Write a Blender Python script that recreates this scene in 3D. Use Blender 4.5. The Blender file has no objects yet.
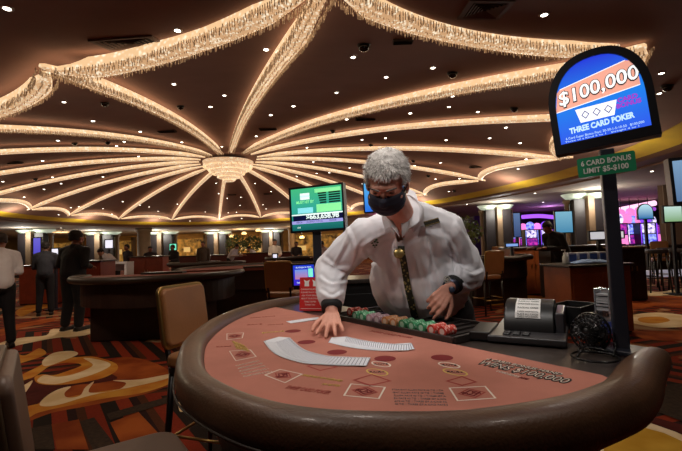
import bpy, bmesh, math, random
from mathutils import Vector, Matrix, noise
random.seed(7)
PI = math.pi
D2 = bpy.data
C = bpy.context.scene.collection
V = Vector

# ------------------------------------------------------------------ camera
EYE = 1.37
F, PITCH, ROLL = 419.3, 0.04663, 0.03407
cd = D2.cameras.new('camera')
cam = D2.objects.new('camera', cd); C.objects.link(cam)
cd.sensor_width = 36; cd.lens = F / 682 * 36; cd.clip_start = 0.05; cd.clip_end = 200
cr, sr, cp, sp = math.cos(ROLL), math.sin(ROLL), math.cos(PITCH), math.sin(PITCH)
fw = V((0, cp, sp)); up0 = V((0, -sp, cp)); rt0 = V((1, 0, 0))
rt = rt0 * cr - up0 * sr; up = rt0 * sr + up0 * cr
cam.matrix_world = Matrix(((rt.x, up.x, -fw.x, 0), (rt.y, up.y, -fw.y, 0), (rt.z, up.z, -fw.z, EYE), (0, 0, 0, 1)))
bpy.context.scene.camera = cam

# ------------------------------------------------------------------ world, exposure
sc = bpy.context.scene
sc.view_settings.view_transform = 'Standard'; sc.view_settings.look = 'None'
sc.view_settings.gamma = 1; sc.view_settings.exposure = 0.0
sc.view_settings.use_curve_mapping = False
w = D2.worlds.new('world'); sc.world = w; w.use_nodes = True
w.node_tree.nodes['Background'].inputs[0].default_value = (0.30, 0.22, 0.18, 1)
w.node_tree.nodes['Background'].inputs[1].default_value = 0.10
sc.cycles.use_denoising = True
sc.cycles.max_bounces = 5; sc.cycles.diffuse_bounces = 3; sc.cycles.glossy_bounces = 3
sc.cycles.sample_clamp_indirect = 3.0

def lamp(name, loc, power, color=(1, .86, .72), size=.15, spot=None, target=None):
    ld = D2.lights.new(name, 'SPOT' if spot else 'POINT')
    ld.energy = power; ld.color = color; ld.shadow_soft_size = size
    o = D2.objects.new(name, ld); C.objects.link(o); o.location = loc
    if spot:
        ld.spot_size = math.radians(spot); ld.spot_blend = .6
        d = (V(target) - V(loc)).normalized() if target else V((0, 0, -1))
        o.rotation_euler = d.to_track_quat('-Z', 'Y').to_euler()
    return o
# the downlights over the gaming table and its dealer
lamp('downlight_lamp', (-.9, .9, 3.02), 50, (1, .88, .78), .12, 100, (0.0, 1.7, 1))
lamp('downlight_lamp', (1.3, .7, 3.02), 34, (1, .88, .78), .12, 100, (.3, 1.6, 1))
lamp('downlight_lamp', (.1, 1.0, 3.0), 48, (1, .95, .9), .1, 50, (.36, 1.95, 1.3))
lamp('downlight_lamp', (.0, 2.6, 3.02), 38, (1, .92, .84), .12, 100, (.3, 2.0, 1))
lamp('downlight_lamp', (-1.4, 2.9, 3.05), 26, (1, .86, .74), .12, 100, (-.5, 2.4, 1))
lamp('downlight_lamp', (1.9, 2.9, 3.02), 26, (1, .9, .82), .12, 110, (1.0, 2.4, 1))
# downlights further into the room
for q in [(-4, 4.5), (-5.5, 9), (-1.5, 8), (2.5, 6), (5.5, 9), (-10, 14), (-3, 15), (3, 14), (9, 15), (-3, 23)]:
    lamp('downlight_lamp', (q[0], q[1], 2.98), (38 + 2.5 * q[1]) * (1.9 if q[0] < -3.5 and q[1] < 10 else 1), (1, .78, .58), .2, 130)
# warm cove lamps along the gold band round the dome
for k in range(14):
    a = 2 * PI * k / 14
    dx, dy = math.cos(a) * 4.0, math.sin(a) * 4.0; al = dx * math.cos(.51) + dy * math.sin(.51)
    dx -= .349 * al * math.cos(.51); dy -= .349 * al * math.sin(.51)
    if (4.7606 + dy) * 3.47 < 6: continue
    lamp('cove_lamp', ((-1.2648 + dx) * 3.47, (4.7606 + dy) * 3.47, 3.1), 62, (1, .84, .58), .5)
# light from the purple slot hall, and the gold lit shops behind
lamp('slot_hall_lamp', (11.5, 23, 2.8), 55, (.65, .3, 1), .4)
lamp('slot_hall_lamp', (2.4, 25, 2.8), 45, (.75, .3, 1), .4)
for q in [(-3.5, 36), (-9, 38), (3, 34), (-16, 38), (-22, 33)]:
    lamp('shop_lamp', (q[0], q[1], 2.7), 170, (1, .72, .36), .4)

# ------------------------------------------------------------------ measuring helpers
def ray(x, y):
    u = (x - 341) / F; v = (225.5 - y) / F
    a = u * cr + v * sr; b = -u * sr + v * cr
    return V((a, cp - b * sp, sp + b * cp))
def onz(x, y, z):                       # the point of a level plane at height z
    r = ray(x, y); return V((0, 0, EYE)) + r * ((z - EYE) / r.z)
def at(x, y, Y):                        # the point at distance Y into the room
    r = ray(x, y); return V((0, 0, EYE)) + r * (Y / r.y)

# ------------------------------------------------------------------ materials
def lin(c): return tuple((x / 12.92 if x <= .04045 else ((x + .055) / 1.055) ** 2.4) for x in [k / 255 for k in c])
MC = {}
def mat(name, rgb, rough=.6, metal=0, emit=0, spec=.5, noise_amt=0, noise_scale=20, bump=0, bump_scale=60, rgb2=None, coat=0, alpha=1, trans=0, sheen=0, sample=True):
    if name in MC: return MC[name]
    m = D2.materials.new(name); m.use_nodes = True; MC[name] = m
    nt = m.node_tree; b = nt.nodes['Principled BSDF']
    col = (*rgb, 1)
    b.inputs['Base Color'].default_value = col
    b.inputs['Roughness'].default_value = rough; b.inputs['Metallic'].default_value = metal
    b.inputs['Specular IOR Level'].default_value = spec
    b.inputs['Coat Weight'].default_value = coat
    b.inputs['Alpha'].default_value = alpha; b.inputs['Transmission Weight'].default_value = trans
    b.inputs['Sheen Weight'].default_value = sheen
    if emit:
        b.inputs['Emission Color'].default_value = col; b.inputs['Emission Strength'].default_value = emit
        if emit > 0 and not sample: m.cycles.emission_sampling = 'NONE'
    if noise_amt or bump or rgb2:
        tc = nt.nodes.new('ShaderNodeTexCoord')
    if noise_amt or rgb2:
        n = nt.nodes.new('ShaderNodeTexNoise'); n.inputs['Scale'].default_value = noise_scale; n.inputs['Detail'].default_value = 5
        nt.links.new(tc.outputs['Object'], n.inputs['Vector'])
        r = nt.nodes.new('ShaderNodeValToRGB')
        a = [max(0, c * (1 - noise_amt)) for c in rgb]; z = [min(1, c * (1 + noise_amt)) for c in rgb] if not rgb2 else rgb2
        r.color_ramp.elements[0].color = (*a, 1); r.color_ramp.elements[1].color = (*z, 1)
        r.color_ramp.elements[0].position = .35; r.color_ramp.elements[1].position = .65
        nt.links.new(n.outputs['Fac'], r.inputs['Fac']); nt.links.new(r.outputs['Color'], b.inputs['Base Color'])
        if emit: nt.links.new(r.outputs['Color'], b.inputs['Emission Color'])
    if bump:
        n2 = nt.nodes.new('ShaderNodeTexNoise'); n2.inputs['Scale'].default_value = bump_scale; n2.inputs['Detail'].default_value = 4
        nt.links.new(tc.outputs['Object'], n2.inputs['Vector'])
        bp = nt.nodes.new('ShaderNodeBump'); bp.inputs['Strength'].default_value = bump; bp.inputs['Distance'].default_value = .01
        nt.links.new(n2.outputs['Fac'], bp.inputs['Height']); nt.links.new(bp.outputs['Normal'], b.inputs['Normal'])
    return m
def wrinkle(m, scale, strength, dist, stretch=(1, 1, 1)):
    nt = m.node_tree; tc = nt.nodes.new('ShaderNodeTexCoord'); mp = nt.nodes.new('ShaderNodeMapping'); n = nt.nodes.new('ShaderNodeTexNoise'); bp = nt.nodes.new('ShaderNodeBump')
    mp.inputs['Scale'].default_value = stretch; n.inputs['Scale'].default_value = scale; n.inputs['Detail'].default_value = 3; n.inputs['Distortion'].default_value = 1.2
    n.noise_type = 'RIDGED_MULTIFRACTAL'
    bp.inputs['Strength'].default_value = strength; bp.inputs['Distance'].default_value = dist
    L = nt.links.new; L(tc.outputs['Object'], mp.inputs['Vector']); L(mp.outputs['Vector'], n.inputs['Vector']); L(n.outputs['Fac'], bp.inputs['Height']); L(bp.outputs['Normal'], nt.nodes['Principled BSDF'].inputs['Normal'])
def smat(name, srgb, **k): return mat(name, lin(srgb), **k)

# ------------------------------------------------------------------ mesh building
WM = {}
TS = D2.scenes.new('workbench')          # a small scene of its own in which modifiers and letters are turned into meshes
def baked(o):
    TS.collection.objects.link(o); vl = TS.view_layers[0]; vl.update()
    me = D2.meshes.new_from_object(o.evaluated_get(vl.depsgraph)); D2.objects.remove(o); return me
class MB:
    def __init__(s, T=None): s.v = []; s.f = []; s.mi = []; s.T = T; s.m = 0
    def add(s, vs, fs, m=None):
        b = len(s.v)
        for p in vs:
            p = V(p); s.v.append(s.T @ p if s.T is not None else p)
        for f in fs: s.f.append([i + b for i in f]); s.mi.append(s.m if m is None else m)
        return s
    def box(s, c, d, R=None, m=None):
        c = V(c); h = [k / 2 for k in d]; vs = []
        for i in range(8):
            p = V((h[0] * (1 if i & 1 else -1), h[1] * (1 if i & 2 else -1), h[2] * (1 if i & 4 else -1)))
            if R is not None: p = R @ p
            vs.append(c + p)
        return s.add(vs, [(0, 2, 3, 1), (4, 5, 7, 6), (0, 1, 5, 4), (2, 6, 7, 3), (0, 4, 6, 2), (1, 3, 7, 5)], m)
    def bar(s, a, b, w, d=None, m=None):
        a, b = V(a), V(b); d = d or w; z = (b - a).normalized()
        x = z.cross(V((0, 0, 1)));
        if x.length < .05: x = V((1, 0, 0))
        x.normalize(); y = z.cross(x)
        vs = [p + x * i * w / 2 + y * j * d / 2 for p in (a, b) for i, j in ((-1, -1), (1, -1), (1, 1), (-1, 1))]
        return s.add(vs, [(3, 2, 1, 0), (4, 5, 6, 7), (0, 1, 5, 4), (1, 2, 6, 5), (2, 3, 7, 6), (3, 0, 4, 7)], m)
    def tube(s, path, r, n=10, closed=False, m=None, sx=1, sy=1, upv=V((0, 0, 1)), caps=True):
        path = [V(p) for p in path]; N = len(path)
        rr = r if isinstance(r, (list, tuple)) else [r] * N
        vs = []
        for i, p in enumerate(path):
            a = path[(i - 1) % N] if (closed or i > 0) else p; b = path[(i + 1) % N] if (closed or i < N - 1) else p
            t = (b - a).normalized(); x = t.cross(upv)
            if x.length < .02: x = t.cross(V((0, 1, 0)))
            x.normalize(); y = x.cross(t)
            for k in range(n):
                q = 2 * PI * k / n; vs.append(p + x * math.cos(q) * rr[i] * sx + y * math.sin(q) * rr[i] * sy)
        fs = []
        for i in range(N if closed else N - 1):
            j = (i + 1) % N
            for k in range(n): l = (k + 1) % n; fs.append((i * n + k, i * n + l, j * n + l, j * n + k))
        if not closed and caps:
            fs.append(tuple(range(n))[::-1]); fs.append(tuple(range((N - 1) * n, N * n)))
        return s.add(vs, fs, m)
    def lathe(s, c, prof, n=24, R=None, m=None, cap=True):
        c = V(c); vs = []
        for (r, z) in prof:
            for k in range(n):
                q = 2 * PI * k / n; p = V((r * math.cos(q), r * math.sin(q), z))
                if R is not None: p = R @ p
                vs.append(c + p)
        fs = []
        for i in range(len(prof) - 1):
            for k in range(n): l = (k + 1) % n; fs.append((i * n + k, i * n + l, (i + 1) * n + l, (i + 1) * n + k))
        if cap:
            if prof[0][0] > 1e-5: fs.append(tuple(range(n))[::-1])
            if prof[-1][0] > 1e-5: fs.append(tuple(range((len(prof) - 1) * n, len(prof) * n)))
        return s.add(vs, fs, m)
    def prism(s, pts, o, X, Y, Z, t0, t1, m=None):      # outline in the X/Y frame, thickness along Z
        n = len(pts); o = V(o)
        vs = [o + X * a + Y * b + Z * t0 for a, b in pts] + [o + X * a + Y * b + Z * t1 for a, b in pts]
        fs = [tuple(range(n))[::-1], tuple(range(n, 2 * n))] + [(i, (i + 1) % n, n + (i + 1) % n, n + i) for i in range(n)]
        return s.add(vs, fs, m)
    def ell(s, c, rad, R=None, n=20, k=12, m=None):
        prof_v = []; c = V(c)
        fs = []
        for i in range(k + 1):
            th = PI * i / k
            for j in range(n):
                ph = 2 * PI * j / n
                p = V((rad[0] * math.sin(th) * math.cos(ph), rad[1] * math.sin(th) * math.sin(ph), -rad[2] * math.cos(th)))
                if R is not None: p = R @ p
                prof_v.append(c + p)
        for i in range(k):
            for j in range(n): l = (j + 1) % n; fs.append((i * n + j, i * n + l, (i + 1) * n + l, (i + 1) * n + j))
        return s.add(prof_v, fs, m)
    def cap(s, a, b, r0, r1=None, n=14, flat=1.0, fdir=None, m=None):      # tapered capsule; flat squeezes it along fdir
        a, b = V(a), V(b); r1 = r0 if r1 is None else r1
        z = (b - a).normalized(); x = V(fdir) if fdir is not None else z.cross(V((0, 0, 1)))
        x = x - z * x.dot(z)
        if x.length < .02: x = z.cross(V((0, 1, 0)))
        x.normalize(); y = z.cross(x); vs = []; rings = 0
        for cpt, r, rng in ((a, r0, [(-PI / 2 + PI / 2 * i / 4) for i in range(5)]), (b, r1, [(PI / 2 * i / 4) for i in range(5)])):
            for t in rng:
                rings += 1
                for k in range(n):
                    q = 2 * PI * k / n
                    vs.append(cpt + z * math.sin(t) * r + (x * math.cos(q) * flat + y * math.sin(q)) * max(math.cos(t), 1e-3) * r)
        fs = []
        for i in range(rings - 1):
            for k in range(n): l = (k + 1) % n; fs.append((i * n + k, i * n + l, (i + 1) * n + l, (i + 1) * n + k))
        fs.append(tuple(range(n))[::-1]); fs.append(tuple(range((rings - 1) * n, rings * n)))
        return s.add(vs, fs, m)
    def build(s, name, mats, parent=None, origin=None, smooth=False, bevel=0, rot=None, angle=None, segs=2):
        me = D2.meshes.new(name)
        if parent is not None: M = WM[parent.name]
        else:
            M = Matrix.Translation(V(origin)) if origin is not None else Matrix.Identity(4)
            if rot is not None: M = M @ Matrix.Rotation(rot, 4, 'Z')
        inv = M.inverted()
        me.from_pydata([inv @ p for p in s.v], [], s.f)
        if not isinstance(mats, (list, tuple)): mats = [mats]
        for x in mats: me.materials.append(x)
        for p, i in zip(me.polygons, s.mi): p.material_index = i; p.use_smooth = smooth
        bm = bmesh.new(); bm.from_mesh(me); bmesh.ops.recalc_face_normals(bm, faces=bm.faces)
        bm.to_mesh(me); bm.free()
        o = D2.objects.new(name, me); C.objects.link(o)
        if parent is not None: o.parent = parent
        else: o.matrix_world = M
        WM[o.name] = M
        if bevel:
            md = o.modifiers.new('bevel', 'BEVEL'); md.width = bevel; md.segments = segs; md.limit_method = 'ANGLE'; md.angle_limit = math.radians(35)
            for p in me.polygons: p.use_smooth = True
            es = o.modifiers.new('wn', 'WEIGHTED_NORMAL'); es.keep_sharp = True
        return o
def voxel(s, name, mats, parent, vox=.01, smooth=3, fn=None, origin=None):       # merge overlapping solids into one continuous skin
    me = D2.meshes.new('tmp'); me.from_pydata(s.v, [], s.f)
    bm = bmesh.new(); bm.from_mesh(me); bmesh.ops.recalc_face_normals(bm, faces=bm.faces); bm.to_mesh(me); bm.free()
    t = D2.objects.new('tmp', me)
    md = t.modifiers.new('r', 'REMESH'); md.mode = 'VOXEL'; md.voxel_size = vox; md.use_smooth_shade = True
    if smooth:
        m2 = t.modifiers.new('s', 'SMOOTH'); m2.iterations = smooth; m2.factor = .5
    nm = baked(t); D2.meshes.remove(me)
    if fn: fn(nm)
    M = WM[parent.name] if parent is not None else Matrix.Translation(V(origin or (0, 0, 0)))
    nm.transform(M.inverted()); nm.name = name
    nm.materials.clear()
    for x in (mats if isinstance(mats, (list, tuple)) else [mats]): nm.materials.append(x)
    for p in nm.polygons: p.use_smooth = True
    o = D2.objects.new(name, nm); C.objects.link(o)
    if parent is not None: o.parent = parent
    else: o.matrix_world = M
    WM[o.name] = M
    return o
def tag(o, label, cat, group=None, kind=None):
    o['label'] = label; o['category'] = cat
    if group: o['group'] = group
    if kind: o['kind'] = kind
    return o
def thing(name, label, cat, loc=(0, 0, 0), rotz=0, group=None, M=None):
    o = D2.objects.new(name, None); C.objects.link(o)
    M = M or (Matrix.Translation(V(loc)) @ Matrix.Rotation(rotz, 4, 'Z'))
    o.matrix_world = M; WM[o.name] = M; o.empty_display_size = .1
    return tag(o, label, cat, group)
def struct(o): o['kind'] = 'structure'; return o
def dup(root, M=None, label=None, group=None):
    r = root.copy(); C.objects.link(r)
    if M is not None: r.matrix_world = M
    if label: r['label'] = label
    if group: r['group'] = group
    for ch in list(root.children):
        c = ch.copy(); C.objects.link(c); c.parent = r
        for g in ch.children:
            d = g.copy(); C.objects.link(d); d.parent = c
    return r
def text(s, size, o, X, Y, m, parent, name='lettering', depth=.0006, align='CENTER', width=None, bold=0.0, shear=0, origin=None):
    cu = D2.curves.new('t', 'FONT'); cu.body = s; cu.size = size; cu.align_x = align; cu.align_y = 'CENTER'
    cu.extrude = depth / 2; cu.offset = bold; cu.shear = shear; cu.resolution_u = 3; cu.space_line = .9
    t = D2.objects.new('t', cu); me = baked(t); D2.curves.remove(cu)
    X = V(X).normalized(); Y = V(Y).normalized(); Z = X.cross(Y)
    sx = 1.0
    if width:
        xs = [q.co.x for q in me.vertices]
        if xs: sx = width / max(1e-6, max(xs) - min(xs))
    T = Matrix(((X.x * sx, Y.x, Z.x, o[0]), (X.y * sx, Y.y, Z.y, o[1]), (X.z * sx, Y.z, Z.z, o[2]), (0, 0, 0, 1)))
    me.transform(WM[parent.name].inverted() @ T); me.name = name; me.materials.clear(); me.materials.append(m)
    ob = D2.objects.new(name, me); C.objects.link(ob); ob.parent = parent; WM[ob.name] = WM[parent.name]
    return ob
def catmull(P, n=8, closed=False):
    P = [V(p) for p in P]; out = []; N = len(P)
    for i in range(N if closed else N - 1):
        if closed: a, b, c, d = P[(i - 1) % N], P[i], P[(i + 1) % N], P[(i + 2) % N]
        else: a, b, c, d = P[max(i - 1, 0)], P[i], P[i + 1], P[min(i + 2, N - 1)]
        for k in range(n):
            t = k / n
            out.append(.5 * ((2 * b) + (c - a) * t + (2 * a - 5 * b + 4 * c - d) * t * t + (3 * b - a - 3 * c + d) * t ** 3))
    if not closed: out.append(P[-1])
    return out
# ------------------------------------------------------------------ the oval dome
S = 3.47
PH, EC, EA, RR, DC, ZT, PW = -1.30858, -.34899, .51008, 3.85685, (-1.26479, 4.76063), .59097, 1.98374
ANG = [-.0475, -.0277, -.0723, -.0349, -.0228, .0131, .0305, .0511, .0356, -.0159, -.0509, -.0429, -.0457, -.0458, .0381, .0552, .0323, 0.063, .0105, .0243]
RAD = [.088, -.0018, -.0177, -.0102, -.0075, -.0072, -.0235, .0236, .0234, -.0004, .0016, -.0028, .003, .0046, -.0104, -.0577, -.045, .045, .05, .075]
UX = (math.cos(EA), math.sin(EA))
def dome_z(r):
    if r <= 1: return 1 - (1 - ZT) * r ** PW
    return ZT - .3 * (r - 1)
def E2(r, a, z=None, dz=0):
    dx, dy = math.cos(a) * r * RR, math.sin(a) * r * RR
    al = dx * UX[0] + dy * UX[1]
    dx += EC * al * UX[0]; dy += EC * al * UX[1]
    return V(((DC[0] + dx) * S, (DC[1] + dy) * S, EYE + (dome_z(r) if z is None else z) * S + dz))
def kt(a): return 1.072 + .07 * max(0, math.cos(a + 1.4))
def er(x, y):                                   # radius in the oval's own measure
    dx, dy = x / S - DC[0], y / S - DC[1]
    al = dx * UX[0] + dy * UX[1]; k = 1 / (1 + EC) - 1
    ex, ey = dx + k * al * UX[0], dy + k * al * UX[1]
    return math.hypot(ex, ey) / RR, math.atan2(ey, ex)
def rim_z(r, a): return dome_z(r) + .05 if r <= 1 else ZT + .05 - (.07 * (r - 1) / (kt(a) - 1))
def on_dome(x, y):
    r = ray(x, y); lo = None; t = 1.0
    while t < 60:
        p = V((0, 0, EYE)) + r * t; q, qa = er(p.x, p.y)
        zc = EYE + (rim_z(q, qa) if q <= kt(qa) else .50) * S
        if p.z >= zc: return V((p.x, p.y, zc)), q
        t += .02
    return None, None
m_dome = smat('dome_paint', (148, 112, 102), rough=.85, noise_amt=.06, noise_scale=1.5)
m_gold = smat('gold_paint', (226, 192, 60), rough=.55, noise_amt=.08, noise_scale=2)
m_brown = smat('brown_paint', (118, 84, 62), rough=.7)
m_outer = smat('ceiling_paint', (168, 152, 138), rough=.85, noise_amt=.05, noise_scale=.8)
NA = 128
def ringmesh(rz):
    mb = MB(); n = len(rz)
    for (r, z) in rz:
        for k in range(NA):
            a = 2 * PI * k / NA; q = r(a) if callable(r) else r; mb.v.append(E2(q, a, z(q, a) if callable(z) else z))
    for i in range(n - 1):
        for k in range(NA):
            l = (k + 1) % NA; mb.f.append([i * NA + k, i * NA + l, (i + 1) * NA + l, (i + 1) * NA + k]); mb.mi.append(0)
    return mb
def kk(d): return lambda a: kt(a) + d
def frac(f): return lambda a: 1 + (kt(a) - 1) * f
struct(ringmesh([(max(.001, i / 40), rim_z) for i in range(41)] + [(frac(.5), rim_z), (frac(1.0), rim_z)]).build('ceiling', m_dome, smooth=True))
struct(ringmesh([(kk(0), .571), (kk(.003), .574), (kk(.055), .534), (kk(.058), .531)]).build('trim_1', m_gold, smooth=False))
struct(ringmesh([(kk(.055), .534), (kk(.075), .515), (kk(.128), .511), (kk(.13), .50)]).build('trim_2', m_brown, smooth=False))
struct(ringmesh([(kk(.128), .502), (1.5, .502), (2.2, .502), (3.6, .502)]).build('ceiling', m_outer))

# glowing crystal channels
def crystal(name, c1, c2, s1, scale):
    m = D2.materials.new(name); m.use_nodes = True; nt = m.node_tree; b = nt.nodes['Principled BSDF']
    b.inputs['Base Color'].default_value = (.5, .4, .3, 1); b.inputs['Roughness'].default_value = .3
    tc = nt.nodes.new('ShaderNodeTexCoord'); v = nt.nodes.new('ShaderNodeTexVoronoi'); v.inputs['Scale'].default_value = scale
    n = nt.nodes.new('ShaderNodeTexNoise'); n.inputs['Scale'].default_value = scale * .35; n.inputs['Detail'].default_value = 3
    nt.links.new(tc.outputs['Object'], v.inputs['Vector']); nt.links.new(tc.outputs['Object'], n.inputs['Vector'])
    a = nt.nodes.new('ShaderNodeMath'); a.operation = 'ADD'; nt.links.new(v.outputs['Distance'], a.inputs[0]); nt.links.new(n.outputs['Fac'], a.inputs[1])
    r = nt.nodes.new('ShaderNodeValToRGB'); r.color_ramp.elements[0].position = .55; r.color_ramp.elements[1].position = 1.15
    r.color_ramp.elements[0].color = (*c1, 1); r.color_ramp.elements[1].color = (*c2, 1)
    nt.links.new(a.outputs[0], r.inputs['Fac']); nt.links.new(r.outputs['Color'], b.inputs['Emission Color']); b.inputs['Emission Strength'].default_value = s1
    return m
m_glow = crystal('lit_crystal', lin((255, 240, 210)), lin((196, 154, 112)), 1.1, 30)
m_core = crystal('lit_crystal_core', lin((255, 238, 206)), lin((224, 184, 138)), 1.25, 18)
m_fringe = crystal('crystal_fringe', lin((236, 190, 136)), lin((70, 46, 30)), .62, 60)
m_fringe.cycles.emission_sampling = 'NONE'
def channel(name, label, path, group, wd=.085, fringe=True, near=True):
    mid = path[len(path) // 2]
    t = thing(name, label, 'ceiling light', mid, 0, group)
    # upper lit trough and a rounded belly of crystals below it
    up_, lo = MB(), MB(); N = len(path)
    def sweep(mb, prof):
        n = len(prof); vs = []
        for i, p in enumerate(path):
            a = path[max(i - 1, 0)]; b = path[min(i + 1, N - 1)]; tg = (b - a); tg.z = 0; tg.normalize(); x = V((tg.y, -tg.x, 0))
            k = min(1, .35 + .65 * min(i, N - 1 - i) / 3)
            for (c, z) in prof: vs.append(p + x * c * wd * k + V((0, 0, z * wd * k + .1 * (k - 1) * 0)))
        fs = [(i * n + j, i * n + j + 1, (i + 1) * n + j + 1, (i + 1) * n + j) for i in range(N - 1) for j in range(n - 1)]
        fs += [tuple(range(n)), tuple(range((N - 1) * n, N * n))]
        mb.add(vs, fs)
    sweep(up_, [(-.8, .9), (-.98, .35), (-1.0, 0), (-.96, -.12), (.96, -.12), (1.0, 0), (.98, .35), (.8, .9)])
    sweep(lo, [(-.96, -.1), (-.82, -.36), (-.5, -.55), (0, -.64), (.5, -.55), (.82, -.36), (.96, -.1)])
    up_.build('lit_trough', m_core, t, smooth=True); lo.build('crystal_bowl', m_glow, t, smooth=True)
    if fringe:
        fr = MB(); rnd = random.Random(len(path) + int(mid.x * 100))
        L = [0]
        for i in range(N - 1): L.append(L[-1] + (path[i + 1] - path[i]).length)
        step = .035 if near else .09
        for c, zz, lk in ((-.98, -.02, 1), (-.85, -.3, .8), (-.3, -.5, .45), (.3, -.5, .45), (.85, -.3, .8), (.98, -.02, 1)):
            s = .05; i = 0
            while s < L[-1] - .05:
                while L[i + 1] < s: i += 1
                f_ = (s - L[i]) / (L[i + 1] - L[i]); p = path[i].lerp(path[i + 1], f_)
                tg = path[i + 1] - path[i]; tg.z = 0; tg.normalize(); x = V((tg.y, -tg.x, 0))
                q = p + x * (c * wd + rnd.uniform(-.01, .01)) + V((0, 0, zz * wd)); ln = rnd.uniform(.035, .08) * lk; r_ = .006 if near else .010
                a = rnd.uniform(0, 2)
                ps = [V((math.cos(a + k * 2.094), math.sin(a + k * 2.094), 0)) * r_ for k in range(3)]
                fr.add([q + u_ for u_ in ps] + [q + u_ * .8 - V((0, 0, ln)) for u_ in ps], [(0, 1, 4, 3), (1, 2, 5, 4), (2, 0, 3, 5), (3, 4, 5)])
                s += step * rnd.uniform(.8, 1.25)
        if fr.v:
            o = fr.build('crystal_fringe', m_fringe, t); o['kind'] = 'stuff'
    return t
SN = ['T2', 'T1', 'L1', 'L2', 'L3', 'L4', 'F0', 'F1', 'F2', 'F3', 'F4', 'F5', 'F5p', 'F6', 'F7', 'F8', 'F9', 'F10', 'F11', 'T3']
SL = dict(T2='crystal light spoke running up from the chandelier to the top edge of the photo',
 T1='crystal light spoke curving up-left from the chandelier to below the upper left ceiling vent',
 L1='crystal light spoke leaving the left photo edge, highest of the four there', L2='crystal light spoke leaving the left photo edge, second highest of the four',
 L3='crystal light spoke leaving the left photo edge, third highest of the four', L4='crystal light spoke leaving the left photo edge, lowest of the four',
 F0='crystal light spoke ending above the man in the white shirt at far left', F1='crystal light spoke ending above the man in the black suit',
 F2='crystal light spoke ending over the white desk, left of the chandelier', F3='crystal light spoke slanting down just left of the chandelier bottom',
 F4='crystal light spoke dropping almost straight down from the chandelier', F5='crystal light spoke slanting down just right of the chandelier bottom',
 F5p='crystal light spoke running down to the left edge of the green jackpot screen', F6='crystal light spoke running down behind the top of the green jackpot screen',
 F7='crystal light spoke passing right of the green jackpot screen toward the dealer face', F8="crystal light spoke passing behind the dealer's forehead",
 F9="crystal light spoke passing behind the dealer's hair and ending right of his shoulder", F10="long flat crystal light spoke just above the dealer's hair ending below the arched sign",
 F11='long crystal light spoke running behind the left side of the arched poker sign', T3='crystal light spoke running above the arched poker sign to the upper right')
tips = []
for i, n in enumerate(SN):
    a = PH - i * 2 * PI / 20 + ANG[i]; R1 = 1 + RAD[i]
    path = []
    for k in range(31):
        q = .125 + (1 - .125) * k / 30
        r_ = q * R1; p = E2(r_, a, min(dome_z(q), dome_z(r_) + .015)); path.append(p)
    tips.append((a, R1))
    near = n in ('T2', 'T1', 'T3', 'L1', 'F11', 'F10')
    channel('crystal_spoke_light', SL[n], path, 'crystal light spokes of the dome', wd=.105 if n in ('T1', 'T2', 'T3') else .085, fringe=n in ('T1', 'T2', 'T3', 'L1'), near=near)
CL = {0: 'crystal light garland sweeping across the top left of the ceiling under the vent', 1: 'crystal light garland curving down to the upper left photo edge',
 5: 'crystal light scallop at the left photo edge above the gold ceiling band', 6: 'crystal light scallop over the man in the white shirt and the man in black', 7: 'crystal light scallop right above the man in the black suit',
 8: 'crystal light scallop over the white desk', 9: 'crystal light scallop left below the chandelier', 10: 'crystal light scallop right below the chandelier',
 11: 'crystal light scallop touching the left edge of the green jackpot screen', 12: 'crystal light scallop behind the green jackpot screen',
 13: 'crystal light scallop between the green jackpot screen and the dealer', 14: "crystal light scallop behind the dealer's face",
 15: "crystal light scallop right above the dealer's shoulder", 16: 'crystal light scallop left of the green limit sign under the arched sign',
 17: 'crystal light scallop behind the arched poker sign', 18: 'crystal light scallop right of the arched poker sign', 19: 'crystal light garland across the top right of the ceiling under the vent'}
for i in range(20):
    if i not in CL: continue
    (a0, r0), (a1, r1) = tips[i], tips[(i + 1) % 20]
    if i == 19: a1 -= 2 * PI
    path = []
    for k in range(25):
        t_ = .03 + .94 * k / 24; a = a0 + (a1 - a0) * t_; q = (r0 + (r1 - r0) * t_) - (.02 if i == 18 else .075 if i in (0, 19, 1) else .08) * (math.sin(PI * t_)) ** .62
        path.append(E2(q, a, ZT + .04 * math.sin(PI * t_)))
    near = i in (0, 1, 17, 18, 19)
    channel('crystal_scallop_light', CL[i], path, 'crystal light scallops round the dome edge', wd=.125 if near else .095, fringe=near, near=near)
# centre chandelier
c0 = E2(0, 0, .985)
t = thing('crystal_chandelier', 'wide oval crystal chandelier at the centre of the dome', 'chandelier', c0)
MB().lathe(c0 + V((0, 0, .1)), [(.2, .0), (.75, -.02), (.8, -.1)], 40).build('ceiling_plate', smat('chandelier_plate', (120, 90, 50), rough=.4, metal=.8), t, smooth=True)
for k, (r, z0, z1) in enumerate([(.98, -.02, -.28), (.80, -.22, -.42), (.62, -.38, -.55), (.44, -.5, -.68), (.25, -.62, -.8)]):
    MB().lathe(c0 + V((0, 0, .05)), [(r * .8, z0), (r, z0), (r * .98, (z0 + z1) / 2), (r * .8, z1), (.01, z1 - .02)], 48).build('crystal_tier', m_glow, t, smooth=True)
    fr = MB(); n = int(170 * r)
    for q in range(n):
        a = 2 * PI * q / n; rr_ = r * random.uniform(.86, 1.0)
        p = c0 + V((math.cos(a) * rr_, math.sin(a) * rr_, .05 + z1 + .05))
        fr.ell(p, (.022, .022, .035), n=5, k=3)
    o = fr.build('crystal_drops', m_core, t); o['kind'] = 'stuff'

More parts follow.
